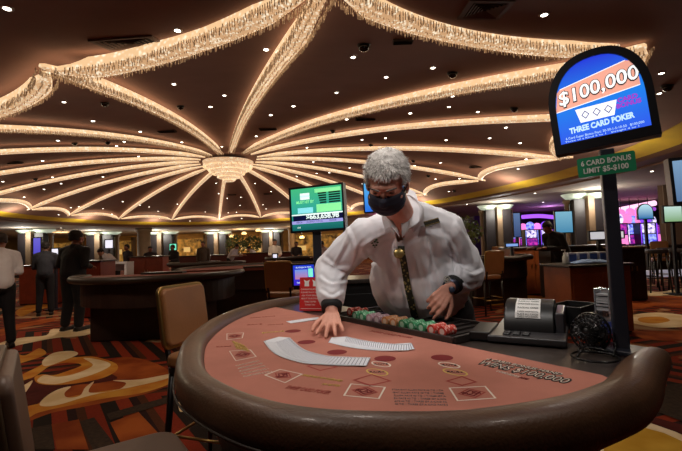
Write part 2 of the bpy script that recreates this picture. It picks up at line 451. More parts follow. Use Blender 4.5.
# ------------------------------------------------------------------ ceiling fittings
m_lamp = smat('lamp_white', (255, 244, 225), emit=9.0, sample=False)
m_ring = smat('lamp_ring', (190, 175, 160), rough=.4)
def zz(lst, ox, oy, s): return [(ox + x / s, oy + y / s) for x, y in lst]
dl = zz([(20,20),(500,84),(180,286),(490,236),(632,268),(593,300),(262,340),(395,370),(163,395),(328,410),(350,398),(512,400),(390,440),(625,412)],0,0,2.817)
dl += zz([(130,138),(375,160),(468,216),(600,190),(328,260),(207,298),(143,323),(102,383),(14,268),(655,270),(645,300),(536,318),(357,335),(466,388),(400,393),(245,415),(535,415),(637,394)],220,0,2.817)
dl += zz([(288,40),(618,205),(612,262),(20,300),(101,314),(134,388),(220,402),(12,393),(180,358)],442,0,2.817)
dl += zz([(120,58),(148,104),(290,103),(172,122),(124,138),(8,116),(200,190),(68,160),(346,173),(222,187),(290,193),(420,188),(395,183),(315,208),(445,200),(498,203),(500,180),(535,228),(450,220),(165,210),(235,212)],0,140,2.817)
dl += zz([(90,73),(185,42),(310,75),(105,132),(153,158),(230,152),(225,198),(400,120),(355,195),(372,218),(30,235),(205,237),(160,240),(235,272),(447,180),(545,35),(657,18)],200,170,5.633)
dl += zz([(40,155),(350,112),(482,98),(620,155),(75,235),(280,268),(95,300),(165,295),(352,358),(645,255)],300,120,5.633)
dl += zz([(260,55),(507,45),(670,72),(60,98),(228,183),(85,197),(200,275),(275,345),(335,272),(665,218)],400,130,5.633)
dl += zz([(148,97),(57,157),(225,185),(260,275),(213,332)],480,110,5.633)
ol = [(61, 228), (467, 204), (535, 193), (543, 202), (652, 171), (30, 232), (250, 231), (330, 236), (150, 236)]
proto = {}
def downlight(p, r, outer):
    key = outer
    R = max(.055, .075 if r < 1 else .06)
    M = Matrix.Translation(p - V((0, 0, .004)))
    lab = 'small round white downlight in the grey outer ceiling' if outer else 'small round white downlight recessed in the brown domed ceiling'
    grp = 'downlights in the outer ceiling' if outer else 'downlights in the dome'
    sc_ = 1 if p.y < 9 else 1.25
    if key in proto: dup(proto[key], M @ Matrix.Scale(sc_, 4)); return
    t = thing('recessed_downlight', lab, 'ceiling light', M.translation, 0, grp); proto[key] = t
    MB().lathe(M.translation, [(.03, -.004), (.044, -.006), (.05, 0), (.048, .03)], 16, cap=False).build('trim_ring', m_ring, t, smooth=True)
    MB().lathe(M.translation, [(.001, -.012), (.02, -.01), (.033, -.003), (.032, .02)], 14).build('lamp_lens', m_lamp, t, smooth=True)
seen_l = []
for (x, y) in dl:
    if any(abs(x - a) + abs(y - b) < 3.2 for a, b in seen_l): continue
    seen_l.append((x, y))
    p, r = on_dome(x, y)
    if p is None or r > 1.10: continue
    downlight(p, r, False)
for (x, y) in ol:
    p = onz(x, y, EYE + .502 * S)
    if p.y > 40 or p.y < 0: continue
    downlight(p, 1.3, True)
# dark security domes
m_dk = smat('smoked_dome', (16, 14, 14), rough=.15, coat=.5)
sd = zz([(295,288),(508,298),(210,402),(303,400)],0,0,2.817)+zz([(405,125),(655,203),(318,367)],220,0,2.817)+zz([(30,202),(140,238),(204,303),(635,240)],442,0,2.817)+zz([(418,127),(605,125),(200,330),(80,375)],0,120,5.633)+zz([(75,172),(160,255),(305,340)],400,130,5.633)+zz([(185,58),(400,138),(638,228)],300,120,5.633)
pr = None; seen_d = []
for (x, y) in sd:
    if any(abs(x - a) + abs(y - b) < 4 for a, b in seen_d): continue
    seen_d.append((x, y))
    p, r = on_dome(x, y)
    if p is None or r > 1.10: continue
    M = Matrix.Translation(p)
    if pr: dup(pr, M); continue
    pr = thing('security_camera_dome', 'small black security dome hanging under the brown ceiling', 'security camera', p, 0, 'black security domes')
    MB().lathe(p, [(.075, .03), (.08, -.01), (.072, -.02)], 20).build('housing', smat('housing_grey', (50, 42, 40), rough=.5), pr, smooth=True)
    MB().lathe(p, [(.07, -.018), (.064, -.05), (.04, -.078), (.001, -.088)], 20).build('smoked_cover', m_dk, pr, smooth=True)
# air vents
def slope(p):      # a frame lying on the curved ceiling
    def z(x, y): r, a = er(x, y); return rim_z(r, a) * S
    n_ = V((z(p.x + .2, p.y) - z(p.x - .2, p.y), z(p.x, p.y + .2) - z(p.x, p.y - .2), -.4)).normalized() * -1
    X = V((1, 0, 0)); Y = n_.cross(X).normalized(); X = Y.cross(n_)
    return Matrix(((X.x, Y.x, n_.x, p.x), (X.y, Y.y, n_.y, p.y), (X.z, Y.z, n_.z, p.z), (0, 0, 0, 1)))
def vent(x, y, w_, d_, label, steps=5):
    p, r = on_dome(x, y); M = slope(p)
    t = thing('ceiling_vent', label, 'air vent', M=M, group='air vents in the dome')
    fm = smat('vent_paint', (112, 88, 80), rough=.7); bk = smat('vent_shadow', (12, 10, 10), rough=.9)
    f = MB(M)
    for sx, sy, bw, bd in ((0, 1, w_ + .05, .04), (0, -1, w_ + .05, .04), (1, 0, .04, d_ - .04), (-1, 0, .04, d_ - .04)):
        f.box((sx * w_ / 2, sy * d_ / 2, -.012), (bw, bd, .02))
    f.build('vent_frame', fm, t)
    MB(M).box((0, 0, -.006), (w_ - .03, d_ - .03, .006)).build('vent_back', bk, t)
    for k in range(steps):
        q = (k + .7) / (steps + .7); sl = MB(M)
        for sx, sy in ((0, 1), (0, -1), (1, 0), (-1, 0)):
            L = (w_ if sy else d_) * (1 - q) - .01; c = (sx * (w_ / 2) * (1 - q), sy * (d_ / 2) * (1 - q), -.016)
            R = Matrix.Rotation(math.radians(28) * (-sy if sy else sx), 3, 'X' if sy else 'Y')
            sl.box(c, (L, .022, .004) if sy else (.022, L, .004), R)
        sl.build('slat', fm, t)
vent(130, 42, .62, .40, 'large square slatted vent in the upper left of the ceiling')
vent(485, 8, .36, .36, 'square slatted vent at the top right of the ceiling', 6)
for (x, y), lb in zip(zz([(470,368)],0,0,2.817)+zz([(135,362),(410,333),(515,113)],220,0,2.817)+zz([(180,138),(385,133)],200,170,5.633)+zz([(435,205)],400,130,5.633)+zz([(75,237)],0,120,5.633),
  ['dark slot vent left of the spoke that curves to the upper left', 'dark slot vent just right of the spoke rising from the chandelier', 'dark slot vent above the middle of the ceiling, left of the sign', 'dark slot vent right under the top right garland', 'dark slot vent just below the chandelier', 'dark slot vent right below the chandelier', "dark slot vent up right of the dealer's head", 'dark slot vent near the left photo edge between two spokes']):
    p, r = on_dome(x, y)
    if r > 1.1: continue
    t = thing('ceiling_vent', lb, 'air vent', p, 0, 'slot vents in the dome')
    sv = .45 if p.y < 9 else 1.0
    MB().box(p + V((0, 0, -.01)), (.5 * sv, .18 * sv, .04)).build('vent_frame', smat('vent_dark', (60, 46, 42), rough=.7), t)
    s_ = MB()
    for k in range(5): s_.box(p + V((0, (-.07 + .035 * k) * sv, -.035)), (.46 * sv, .02 * sv, .008), Matrix.Rotation(.5, 3, 'X'))
    s_.build('slat', smat('vent_shadow', (12, 10, 10)), t)
# ------------------------------------------------------------------ carpet
def carpet_material():
    m = D2.materials.new('carpet_stripes'); m.use_nodes = True; nt = m.node_tree; b = nt.nodes['Principled BSDF']; L = nt.links.new
    b.inputs['Roughness'].default_value = .95; b.inputs['Specular IOR Level'].default_value = .15
    tc = nt.nodes.new('ShaderNodeTexCoord'); sx = nt.nodes.new('ShaderNodeSeparateXYZ')
    mp = nt.nodes.new('ShaderNodeMapping'); mp.inputs['Rotation'].default_value = (0, 0, math.radians(18))
    L(tc.outputs['Object'], mp.inputs['Vector']); L(mp.outputs['Vector'], sx.inputs['Vector'])
    def mth(op, a, b_=None):
        n = nt.nodes.new('ShaderNodeMath'); n.operation = op
        for i, q in enumerate((a, b_)):
            if q is None: continue
            if isinstance(q, (int, float)): n.inputs[i].default_value = q
            else: L(q, n.inputs[i])
        return n.outputs[0]
    tri = mth('PINGPONG', sx.outputs['Y'], 1.1)
    u = mth('ADD', mth('MULTIPLY', sx.outputs['X'], 1.0), mth('MULTIPLY', tri, 1.35))
    st = mth('FRACT', mth('MULTIPLY', u, 1 / .82))
    rp = nt.nodes.new('ShaderNodeValToRGB'); rp.color_ramp.interpolation = 'CONSTANT'; e = rp.color_ramp.elements
    cols = [(0, (142, 46, 22)), (.24, (40, 28, 22)), (.5, (154, 54, 26)), (.72, (50, 24, 20)), (.86, (88, 46, 24))]
    e[0].position = 0; e[0].color = (*lin(cols[0][1]), 1); e[1].position = .24; e[1].color = (*lin(cols[1][1]), 1)
    for p_, c in cols[2:]: q = e.new(p_); q.color = (*lin(c), 1)
    L(st, rp.inputs['Fac'])
    fine = nt.nodes.new('ShaderNodeTexNoise'); fine.inputs['Scale'].default_value = 45; L(tc.outputs['Object'], fine.inputs['Vector'])
    mx = nt.nodes.new('ShaderNodeMix'); mx.data_type = 'RGBA'; mx.blend_type = 'MULTIPLY'; mx.inputs[0].default_value = .55
    L(rp.outputs['Color'], mx.inputs[6]); L(fine.outputs['Fac'], mx.inputs[7])
    ad = nt.nodes.new('ShaderNodeMix'); ad.data_type = 'RGBA'; ad.blend_type = 'MIX'
    # far away the strokes of the woven pattern are a mix of flames in gold and cream
    wv = nt.nodes.new('ShaderNodeTexNoise'); wv.inputs['Scale'].default_value = .75; wv.inputs['Distortion'].default_value = 2.2; L(tc.outputs['Object'], wv.inputs['Vector'])
    r2 = nt.nodes.new('ShaderNodeValToRGB'); r2.color_ramp.elements[0].position = .56; r2.color_ramp.elements[1].position = .58; L(wv.outputs['Fac'], r2.inputs['Fac'])
    r3 = nt.nodes.new('ShaderNodeValToRGB'); r3.color_ramp.elements[0].position = .56; r3.color_ramp.elements[0].color = (*lin((134, 74, 30)), 1)
    r3.color_ramp.elements[1].position = .68; r3.color_ramp.elements[1].color = (*lin((160, 130, 98)), 1); L(wv.outputs['Fac'], r3.inputs['Fac'])
    far = mth('GREATER_THAN', mth('ADD', sx.outputs['Y'], 0), 5.2)
    L(mth('MULTIPLY', r2.outputs['Color'], far), ad.inputs[0]); L(mx.outputs[2], ad.inputs[6]); L(r3.outputs['Color'], ad.inputs[7])
    L(ad.outputs[2], b.inputs['Base Color'])
    return m
m_carpet = carpet_material()
fl = MB()
fl.add([(-45, -3, 0), (40, -3, 0), (40, 50, 0), (-45, 50, 0)], [(0, 1, 2, 3)], 0)
PAT = {'gold': 1, 'cream': 2, 'orange': 3, 'maroon': 4, 'dark': 5, 'yellow': 6}
lay = [0]
def patch(col, pts, curve=True):                 # a woven shape, outlined by points on the floor
    lay[0] += 1; z = .0012 * lay[0] / 4
    P = [onz(x, y, 0) for x, y in pts]
    if curve: P = catmull(P, 5, True)
    fl.add([(p.x, p.y, z) for p in P], [tuple(range(len(P)))], PAT[col])
def zp(l, ox=0, oy=290, s=2.817): return [(ox + x / s, oy + y / s) for x, y in l]
patch('orange', zp([(0,250),(60,262),(150,235),(240,225),(345,190),(420,200),(490,235),(485,262),(420,290),(330,310),(230,330),(150,345),(75,372),(0,395)]))
patch('maroon', zp([(60,262),(150,232),(235,215),(330,245),(280,262),(215,268),(150,288),(90,330),(60,310)]))
patch('gold', zp([(60,335),(120,318),(200,300),(290,285),(400,268),(485,240),(482,262),(400,290),(300,305),(200,325),(110,345),(70,365)]))
patch('cream', zp([(40,262),(62,270),(92,255),(75,285),(60,300),(66,325),(30,330)]))
patch('cream', zp([(112,325),(130,300),(165,280),(200,272),(182,290),(190,303),(225,298),(240,275),(265,258),(250,282),(262,290),(330,282),(355,262),(318,255),(395,252),(485,236),(470,250),(380,272),(260,296),(160,325)]))
patch('gold', zp([(35,262),(60,240),(110,215),(150,190),(205,190),(262,188),(322,205),(330,225),(290,248),(210,264),(145,268),(105,262),(98,245),(120,238),(150,240),(180,232),(230,212),(190,205),(140,215),(95,245)]))
patch('cream', zp([(105,258),(125,240),(165,245),(215,235),(262,212),(235,192),(285,198),(312,212),(270,235),(205,255),(150,266)]))
patch('cream', zp([(150,178),(200,172),(220,180),(190,195),(130,215),(120,200)]))
patch('gold', zp([(0,165),(40,175),(70,185),(110,165),(130,180),(80,200),(0,215)]))
patch('cream', zp([(0,150),(60,135),(130,128),(150,110),(240,112),(305,92),(306,104),(240,128),(160,135),(80,150),(0,165)]))
patch('orange', zp([(0,112),(70,92),(150,80),(150,88),(60,108),(0,130)]))
patch('gold', zp([(45,60),(90,38),(150,30),(148,45),(100,58),(60,75)]))
patch('dark', zp([(222,372),(265,360),(335,451),(262,451)]), False)
patch('orange', zp([(310,375),(390,345),(470,430),(460,451),(350,451)]), False)
patch('dark', zp([(300,350),(480,300),(478,318),(310,368)]), False)
patch('orange', zp([(145,380),(222,366),(250,451),(160,451)]), False)
patch('dark', zp([(80,392),(145,380),(155,451),(80,451)]), False)
patch('cream', zp([(502,318),(520,305),(545,320),(550,335),(515,345),(505,340)]))
patch('gold', zp([(512,325),(540,325),(535,338)]), False)
# right of the table
patch('cream', [(626,318),(640,314),(660,313),(690,317),(690,326),(660,328),(640,325),(628,322)])
patch('gold', [(640,318),(660,317),(670,321),(655,324),(640,322)])
patch('orange', [(626,300),(645,296),(690,298),(690,308),(660,306),(640,309),(626,308)])
patch('cream', [(626,294),(640,290),(660,292),(690,287),(690,291),(660,296),(640,295)])
patch('orange', [(626,330),(650,332),(690,331),(690,340),(660,341),(640,338)])
patch('cream', [(600,452),(622,440),(650,420),(690,440),(690,470),(600,480)], False)
patch('yellow', [(604,444),(625,436),(638,427),(664,434),(690,446),(690,480),(604,480)], False)
patch('maroon', [(646,416),(690,428),(690,438),(650,424)], False)
patch('dark', [(650,404),(668,385),(690,385),(690,425),(655,412)], False)
patch('orange', [(460,283),(500,279),(540,285),(515,293),(470,292)])
patch('gold', [(470,298),(490,293),(530,296),(560,300),(520,305),(480,305)])
pm = [m_carpet] + [smat('carpet_' + n, c, rough=.95, spec=.1, rgb2=lin(c2), noise_scale=sc_) for n, c, c2, sc_ in
  (('gold', (182, 104, 34), (206, 150, 62), 3), ('cream', (210, 182, 136), (232, 212, 176), 3), ('orange', (126, 54, 24), (166, 86, 36), 2.5), ('maroon', (66, 24, 22), (84, 34, 28), 5), ('dark', (50, 40, 34), (66, 52, 40), 30), ('yellow', (176, 128, 34), (196, 152, 56), 3))]
struct(fl.build('floor', pm))

# ------------------------------------------------------------------ the gaming table
TZ = 1.01
Mx, My = .1275, 1.83
U2 = V((.5963, -.8028, 0)); N2 = V((-.8028, -.5963, 0)); ZV = V((0, 0, 1))
def tl(u, n, z=TZ): return V((Mx, My, 0)) + U2 * u + N2 * n + ZV * z
TROT = math.atan2(U2.y, U2.x)
m_felt = smat('salmon_felt', (184, 122, 106), rough=.95, noise_amt=.05, noise_scale=9, spec=.15, bump=.15, bump_scale=700)
m_leather = smat('brown_leather', (84, 58, 40), rough=.44, coat=.05, noise_amt=.18, noise_scale=7, bump=.12, bump_scale=140, spec=.4)
m_black = smat('black_plastic', (22, 21, 22), rough=.4)
m_slate = smat('dark_laminate', (60, 52, 48), rough=.28, noise_amt=.25, noise_scale=40)
m_darkwood = smat('dark_stained_wood', (42, 26, 20), rough=.45, noise_amt=.25, noise_scale=5)
table = thing('card_table', 'large horseshoe poker table with salmon felt and padded brown leather rail', 'gaming table', (Mx, My, 0), TROT)
far_in = [onz(x, y, TZ) for x, y in [(276,307),(253,313),(227,325.5),(210.6,340),(205,352)]]
near_in = [onz(x, y, TZ + .03) for x, y in [(207,366),(228,381.5),(257,393.5),(292,402.5),(342,408),(440,409),(495,403.6),(548.5,395),(584,384),(603,374)]]
rail_in = [tl(-1.03, -.36), tl(-.97, -.15)] + far_in[1:] + near_in + [tl(.892, -.12), tl(.862, -.335)]
rail_in = [V((p.x, p.y, TZ)) for p in rail_in]
rin = catmull(rail_in, 6)
for _ in range(6): rin = [rin[0]] + [(rin[i - 1] + rin[i] * 2 + rin[i + 1]) / 4 for i in range(1, len(rin) - 1)] + [rin[-1]]
def offset(path, d):
    out = []
    for i, p in enumerate(path):
        t_ = (path[min(i + 1, len(path) - 1)] - path[max(i - 1, 0)]).normalized(); out.append(p + V((t_.y, -t_.x, 0)) * d)
    return out
# direction test: the rail must lie outside the felt
sgn = 1 if (offset(rin, .1)[len(rin) // 2] - V((Mx, My, TZ))).length > (rin[len(rin) // 2] - V((Mx, My, TZ))).length else -1
rc0 = offset(rin, sgn * .045)
def wk(i): t_ = i / (len(rin) - 1); return 1 + .3 * max(0, (t_ - .55) / .45)
rc = [a + (b - a) * (1 + .3 * max(0, (i / (len(rin) - 1) - .55) / .45)) for i, (a, b) in enumerate(zip(rin, rc0))]
rail = MB(); n = 18; vs = []
for i, p in enumerate(rc):
    t_ = (rc[min(i + 1, len(rc) - 1)] - rc[max(i - 1, 0)]).normalized(); x = V((t_.y, -t_.x, 0)) * sgn
    ed = min(i, len(rc) - 1 - i); k = min(1, .5 + .5 * math.sqrt(min(1, ed / 9)))
    for j in range(n):
        q = 2 * PI * j / n; ca, sa = math.cos(q), math.sin(q)
        vs.append(p + x * (math.copysign(abs(ca) ** .8, ca) * .044 * k * wk(i)) + ZV * (-.012 + math.copysign(abs(sa) ** .85, sa) * .052 * k))
rail.add(vs, [(i * n + j, i * n + (j + 1) % n, (i + 1) * n + (j + 1) % n, (i + 1) * n + j) for i in range(len(rc) - 1) for j in range(n)] + [tuple(range(n)), tuple(range((len(rc) - 1) * n, len(rc) * n))])
rl = rail.build('padded_rail', m_leather, table, smooth=True)
seam = MB()
for d_, z_ in ((.091 * sgn, -.035), ):
    seam.tube([p + V((0, 0, z_)) for p in offset(rin, d_)], .003, 5)
seam.build('rail_piping', smat('piping', (50, 40, 34), rough=.5), rl, smooth=True)
# felt: from the straight dealer edge to the rail
fpts = [p for p in rin if (p - V((Mx, My, TZ))).dot(N2) > .005]
fa, fb = tl(-.93, 0), tl(.885, 0)
fo = [fa] + fpts + [fb]
fo = [V((Mx, My, TZ)) + (p - V((Mx, My, TZ))) * 1.015 for p in fo]
mb = MB(); nf = len(fo)
mb.add([p + ZV * 0 for p in fo] + [p - ZV * .012 for p in fo], [tuple(range(nf)), tuple(range(nf, 2 * nf))[::-1]] + [(i, (i + 1) % nf, nf + (i + 1) % nf, nf + i) for i in range(nf)])
felt = mb.build('felt_layout', m_felt, table)
# the whole deck under it, the dealer side strip, the apron and the pedestal
def deck(sc_, z0, z1):
    pts = [V((Mx, My, 0)) + (V((p.x, p.y, 0)) - V((Mx, My, 0))) * sc_ for p in rc]
    pts = pts[1:-1]
    m_ = MB(); k = len(pts); m_.add([V((p.x, p.y, z1)) for p in pts] + [V((p.x, p.y, z0)) for p in pts], [tuple(range(k)), tuple(range(k, 2 * k))[::-1]] + [(i, (i + 1) % k, k + (i + 1) % k, k + i) for i in range(k)])
    return m_
deck(.99, .93, TZ - .006).build('deck', m_slate, table)
deck(.90, .80, .932).build('apron', m_darkwood, table)
mb = MB()
def tbox(mb, u, n, z, du, dn, dz, m=None, rot=0):
    R = Matrix(((U2.x, -N2.x, 0), (U2.y, -N2.y, 0), (0, 0, 1)))
    if rot: R = R @ Matrix.Rotation(rot, 3, 'Z')
    mb.box(tl(u, n, z), (du, dn, dz), R, m)
tbox(mb, -.02, .06, .45, .95, .42, .72); mb.build('pedestal', m_darkwood, table, bevel=.02)
mb = MB(); tbox(mb, -.02, .06, .05, 1.15, .6, .1); mb.build('plinth', m_black, table, bevel=.02)
# printing on the felt
pz = TZ + .0008
m_white = smat('print_white', (226, 214, 200), rough=.9); m_yel = smat('print_yellow', (212, 182, 92), rough=.9)
m_red = smat('print_dark_red', (120, 26, 30), rough=.9); m_rust = smat('print_rust', (160, 66, 56), rough=.9); m_ink = smat('print_black', (34, 28, 28), rough=.9)
def quadring(pts, wd, m, z=pz):
    P = [onz(x, y, z) for x, y in pts]; c = sum(P, V()) / len(P); q = MB(); k = len(P)
    inn = [p + (c - p).normalized() * wd for p in P]
    q.add(P + inn, [(i, (i + 1) % k, k + (i + 1) % k, k + i) for i in range(k)])
    return q.build('printed_outline', m, felt)
def lerp_q(P, a, b):   # a,b in 0..1 in the quad
    return P[0] * (1 - a) * (1 - b) + P[1] * a * (1 - b) + P[2] * a * b + P[3] * (1 - a) * b
boxes = [[(350.5,383.5),(386,387),(379.5,399),(343,395.6)], [(448.4,387.7),(485.7,386),(496.7,398.3),(457,401)], [(229,351),(250.6,349.5),(256.8,356.6),(235.5,361)], [(226.6,333.5),(244,332.6),(242.6,338),(226.6,340)], [(264,375),(280,369),(303,374),(285,383)]]
for bq in boxes:
    quadring(bq, .006, m_white)
    P = [onz(x, y, pz) for x, y in bq]
    for s0, col in ((.38, m_rust), (.24, m_red)):
        dm = [lerp_q(P, .5, .5 - s0), lerp_q(P, .5 + s0, .5), lerp_q(P, .5, .5 + s0), lerp_q(P, .5 - s0, .5)]
        c = sum(dm, V()) / 4; q = MB(); inn = [p + (c - p).normalized() * .007 for p in dm]
        q.add(dm + inn, [(i, (i + 1) % 4, 4 + (i + 1) % 4, 4 + i) for i in range(4)]); q.build('printed_diamond', col, felt)
    X = (P[1] - P[0]) ; Y = ZV.cross(X); text('PLAY', .022, lerp_q(P, .5, .5), X, Y, m_red, felt, 'printed_lettering')
# faint diamonds behind the two near boxes
for bq in ([(352,380),(372,374),(392,381),(370,386)], [(445,381),(462,376),(478,382),(462,386)], [(306,366),(322,362),(338,367),(320,371)]):
    quadring(bq, .010, m_rust)
def oval(x, y, ru, rn, m, ring=True, word=None, wm=None):
    c = onz(x, y, pz); q = MB(); k = 28
    o_ = [c + U2 * ru * math.cos(2 * PI * i / k) + N2 * rn * math.sin(2 * PI * i / k) for i in range(k)]
    if ring:
        i_ = [c + U2 * (ru - .005) * math.cos(2 * PI * i / k) + N2 * (rn - .005) * math.sin(2 * PI * i / k) for i in range(k)]
        q.add(o_ + i_, [(i, (i + 1) % k, k + (i + 1) % k, k + i) for i in range(k)]); q.build('printed_oval', m, felt)
    else: q.add(o_, [tuple(range(k))]); q.build('printed_disc', m, felt)
    if word:
        d = c - V((0, 0, pz)); Y = V((d.x, d.y, 0)); X = Y.cross(ZV); text(word, .017, c, X, Y, wm or m, felt, 'printed_lettering')
for x, y in [(293, 331), (306.5, 342), (337, 352), (385, 358.5), (442, 357.5)]: oval(x, y, .034, .034, m_red, False)
for x, y in [(381, 364), (449, 365)]: oval(x, y, .037, .022, m_white, True, 'ANTE', m_ink)
for x, y in [(377, 372), (455, 372)]: oval(x, y, .039, .024, m_yel, True, 'PAIR+', m_ink)
def ptext(s, size, p0, p1, m, width=None, bold=0, lift=0, name='printed_lettering'):      # reads from p0 to p1 along the felt
    a, b = onz(*p0, pz + lift), onz(*p1, pz + lift); X = b - a; Y = ZV.cross(X); return text(s, size, (a + b) / 2, X, Y, m, felt, name, width=(width or X.length), bold=bold)
ptext('WINS $100,000', .062, (479, 362), (570, 382), m_ink, bold=.004)
ptext('6 CARD BONUS HAND', .028, (487, 359.2), (562, 374.6), m_ink, bold=.003)
ptext('6 CARD BONUS HAND', .027, (487, 359), (562, 374.4), m_white, bold=.0, lift=.001)
ptext('WINS $100,000', .058, (481, 362), (568, 381.4), m_white, bold=-.001, lift=.001)
ptext('6 CARD BONUS', .02, (497, 371), (519, 377), m_white); ptext('JACKPOT', .02, (520, 377.4), (528, 379.5), m_red)
for i in range(6):
    ptext('STRAIGHT FLUSH PAYS 40 TO 1 THREE OF A KIND PAYS 30 TO 1'[i * 4:i * 4 + 30], .013, (392 + i * .6, 389.5 + i * 2.9), (443 + i, 390.4 + i * 2.9), smat('print_grey', (120, 104, 104), rough=.9))
ptext('DEALER PLAYS WITH QUEEN HIGH', .02, (303, 375), (342, 381), m_yel); ptext('OR BETTER', .018, (322, 384), (340, 386), m_yel)
for i in range(5):
    ptext('PAIR PLUS PAYS 6 TO 1 FLUSH'[i:i + 18], .014, (236 + i * 2.0, 366 + i * 2.6), (259 + i * 3.2, 360.5 + i * 2.7), m_white)
for i in range(4): ptext('ANTE BONUS', .016, (233 + i * 3, 341 + i * 1.2), (238 + i * 3.5, 349 + i * .8), m_yel)
ptext('BONUS', .03, (262, 333), (284, 331), m_yel); ptext('PAIR PLUS', .02, (268, 325), (283, 324), m_rust); ptext('PAIR PLUS', .02, (216, 347), (231, 346), m_rust)
ptext('THREE CARD POKER', .034, (286, 387), (330, 393), m_rust); ptext('THREE CARD POKER', .03, (370, 331), (412, 338), m_rust)
ptext('PAYS', .02, (247, 325), (262, 324), m_rust); ptext('CARD BONUS', .02, (250, 318), (275, 316), m_rust)

# ------------------------------------------------------------------ cards
m_card = smat('card_face', (226, 230, 238), rough=.5); m_cardink = smat('card_ink', (70, 80, 110), rough=.6)
def card_mb(M):
    mb = MB(M); w_, h_ = .0635 / 2, .089 / 2; r_ = .004; pts = []
    for cx, cy, a0 in ((w_ - r_, h_ - r_, 0), (-w_ + r_, h_ - r_, 90), (-w_ + r_, -h_ + r_, 180), (w_ - r_, -h_ + r_, 270)):
        for k in range(3): a = math.radians(a0 + 45 * k); pts.append((cx + r_ * math.cos(a), cy + r_ * math.sin(a)))
    mb.prism(pts, (0, 0, 0), V((1, 0, 0)), V((0, 1, 0)), V((0, 0, 1)), 0, .0003, 0)
    for sy in (-1, 1): mb.add([(sy * .026 - .002, sy * .036 - .003, .0004), (sy * .026 + .002, sy * .036 - .003, .0004), (sy * .026 + .002, sy * .036 + .003, .0004), (sy * .026 - .002, sy * .036 + .003, .0004)], [(0, 1, 2, 3)], 1)
    mb.add([(-w_, -h_ + .004, .00038), (-w_ + .0022, -h_ + .004, .00038), (-w_ + .0022, h_ - .004, .00038), (-w_, h_ - .004, .00038)], [(0, 1, 2, 3)], 2)
    mb.add([(w_ - .0022, -h_ + .004, .00038), (w_, -h_ + .004, .00038), (w_, h_ - .004, .00038), (w_ - .0022, h_ - .004, .00038)], [(0, 1, 2, 3)], 2)
    return mb
c_proto = card_mb(None).build('playing_card', [m_card, m_cardink, smat('card_edge', (120, 126, 146), rough=.6)]); first = [True]
def put_card(c, yaw, tilt, label, group):
    M = Matrix.Translation(c) @ Matrix.Rotation(yaw, 4, 'Z') @ Matrix.Rotation(tilt, 4, 'Y')
    if first[0]: o = c_proto; first[0] = False; o.matrix_world = M
    else: o = c_proto.copy(); C.objects.link(o); o.matrix_world = M
    tag(o, label, 'playing card', group)
def fan(pairs, n, label, group):
    P = [(onz(*a, TZ), onz(*b, TZ)) for a, b in pairs]
    lo = catmull([p[0] for p in P], 10); hi = catmull([p[1] for p in P], 10)
    mid = [(a + b) / 2 for a, b in zip(lo, hi)]; L = [0]
    for i in range(len(mid) - 1): L.append(L[-1] + (mid[i + 1] - mid[i]).length)
    for k in range(n):
        s = L[-1] * k / (n - 1); i = 0
        while i < len(L) - 2 and L[i + 1] < s: i += 1
        f_ = (s - L[i]) / (L[i + 1] - L[i]); c = mid[i].lerp(mid[i + 1], f_); d = (hi[i] - lo[i]).lerp(hi[i + 1] - lo[i + 1], f_)
        yaw = math.atan2(d.y, d.x) - PI / 2
        put_card(V((c.x, c.y, TZ + .0032)), yaw + random.uniform(-.02, .02), math.radians(-1.9), label, group)
fan([((265,344),(288,337)),((277,356),(301,348.6)),((306.5,364.5),(320,355.7)),((334,366.5),(341,357.5)),((356,367.5),(361,358))], 44, 'face-up playing card in the long curved spread nearest the rail', 'playing cards in the front spread')
fan([((336,344),(340,337)),((355.5,348.4),(358,341)),((378.6,352),(381,343.5)),((396,353),(397,344)),((406,351.5),(402,343.5))], 34, "face-up playing card in the spread under the dealer's right hand", 'playing cards in the rear spread')
for k, (x, y) in enumerate([(297, 321.5), (302, 320.8), (308, 320), (312, 319.5)]):
    c = onz(x, y, TZ); put_card(V((c.x, c.y, TZ + .0012 + .0005 * k)), math.radians(-62), 0, 'face-down white playing card in the small pile left of the cuff', 'discarded playing cards by the red card sign')

# ------------------------------------------------------------------ chip tray and chips
m_tray = smat('tray_metal', (66, 60, 58), rough=.4, metal=.5)
tray = thing('chip_tray', "dark metal chip tray let into the table in front of the dealer's belly", 'chip tray', tl(.04, -.16), TROT)
mb = MB(); tbox(mb, .04, -.16, TZ + .001, .74, .30, .012); mb.build('tray_bottom', m_tray, tray)
for (u, n, du, dn) in ((.04, -.006, .76, .014), (.04, -.314, .76, .014), (-.336, -.16, .014, .30), (.416, -.16, .014, .30)):
    mb = MB(); tbox(mb, u, n, TZ + .008, du, dn, .028); mb.build('tray_rim', m_tray, tray, bevel=.003)
tubes = 13
for i in range(tubes + 1):
    mb = MB(); tbox(mb, -.30 + i * .052, -.16, TZ + .010, .006, .285, .012); mb.build('tube_divider', m_tray, tray)
def chip(rgb, rgb2):
    mb = MB(); k = 16; r_ = .0195; h_ = .0032
    R = Matrix.Rotation(PI / 2, 3, 'X')   # axis along local Y
    vs = []
    for s_ in (-h_ / 2, h_ / 2):
        for j in range(k): q = 2 * PI * j / k; vs.append(V((r_ * math.cos(q), s_, r_ * math.sin(q))))
    mb.add(vs, [tuple(range(k)), tuple(range(k, 2 * k))[::-1]], 0)
    for j in range(k): mb.add([vs[j], vs[(j + 1) % k], vs[k + (j + 1) % k], vs[k + j]], [(0, 1, 2, 3)], 1 if j % 4 == 0 else 0)
    for s_ in (-1, 1):
        q = [V((r_ * .6 * math.cos(2 * PI * j / k), s_ * (h_ / 2 + .0002), r_ * .6 * math.sin(2 * PI * j / k))) for j in range(k)]
        mb.add(q, [tuple(range(k))], 1)
    return mb
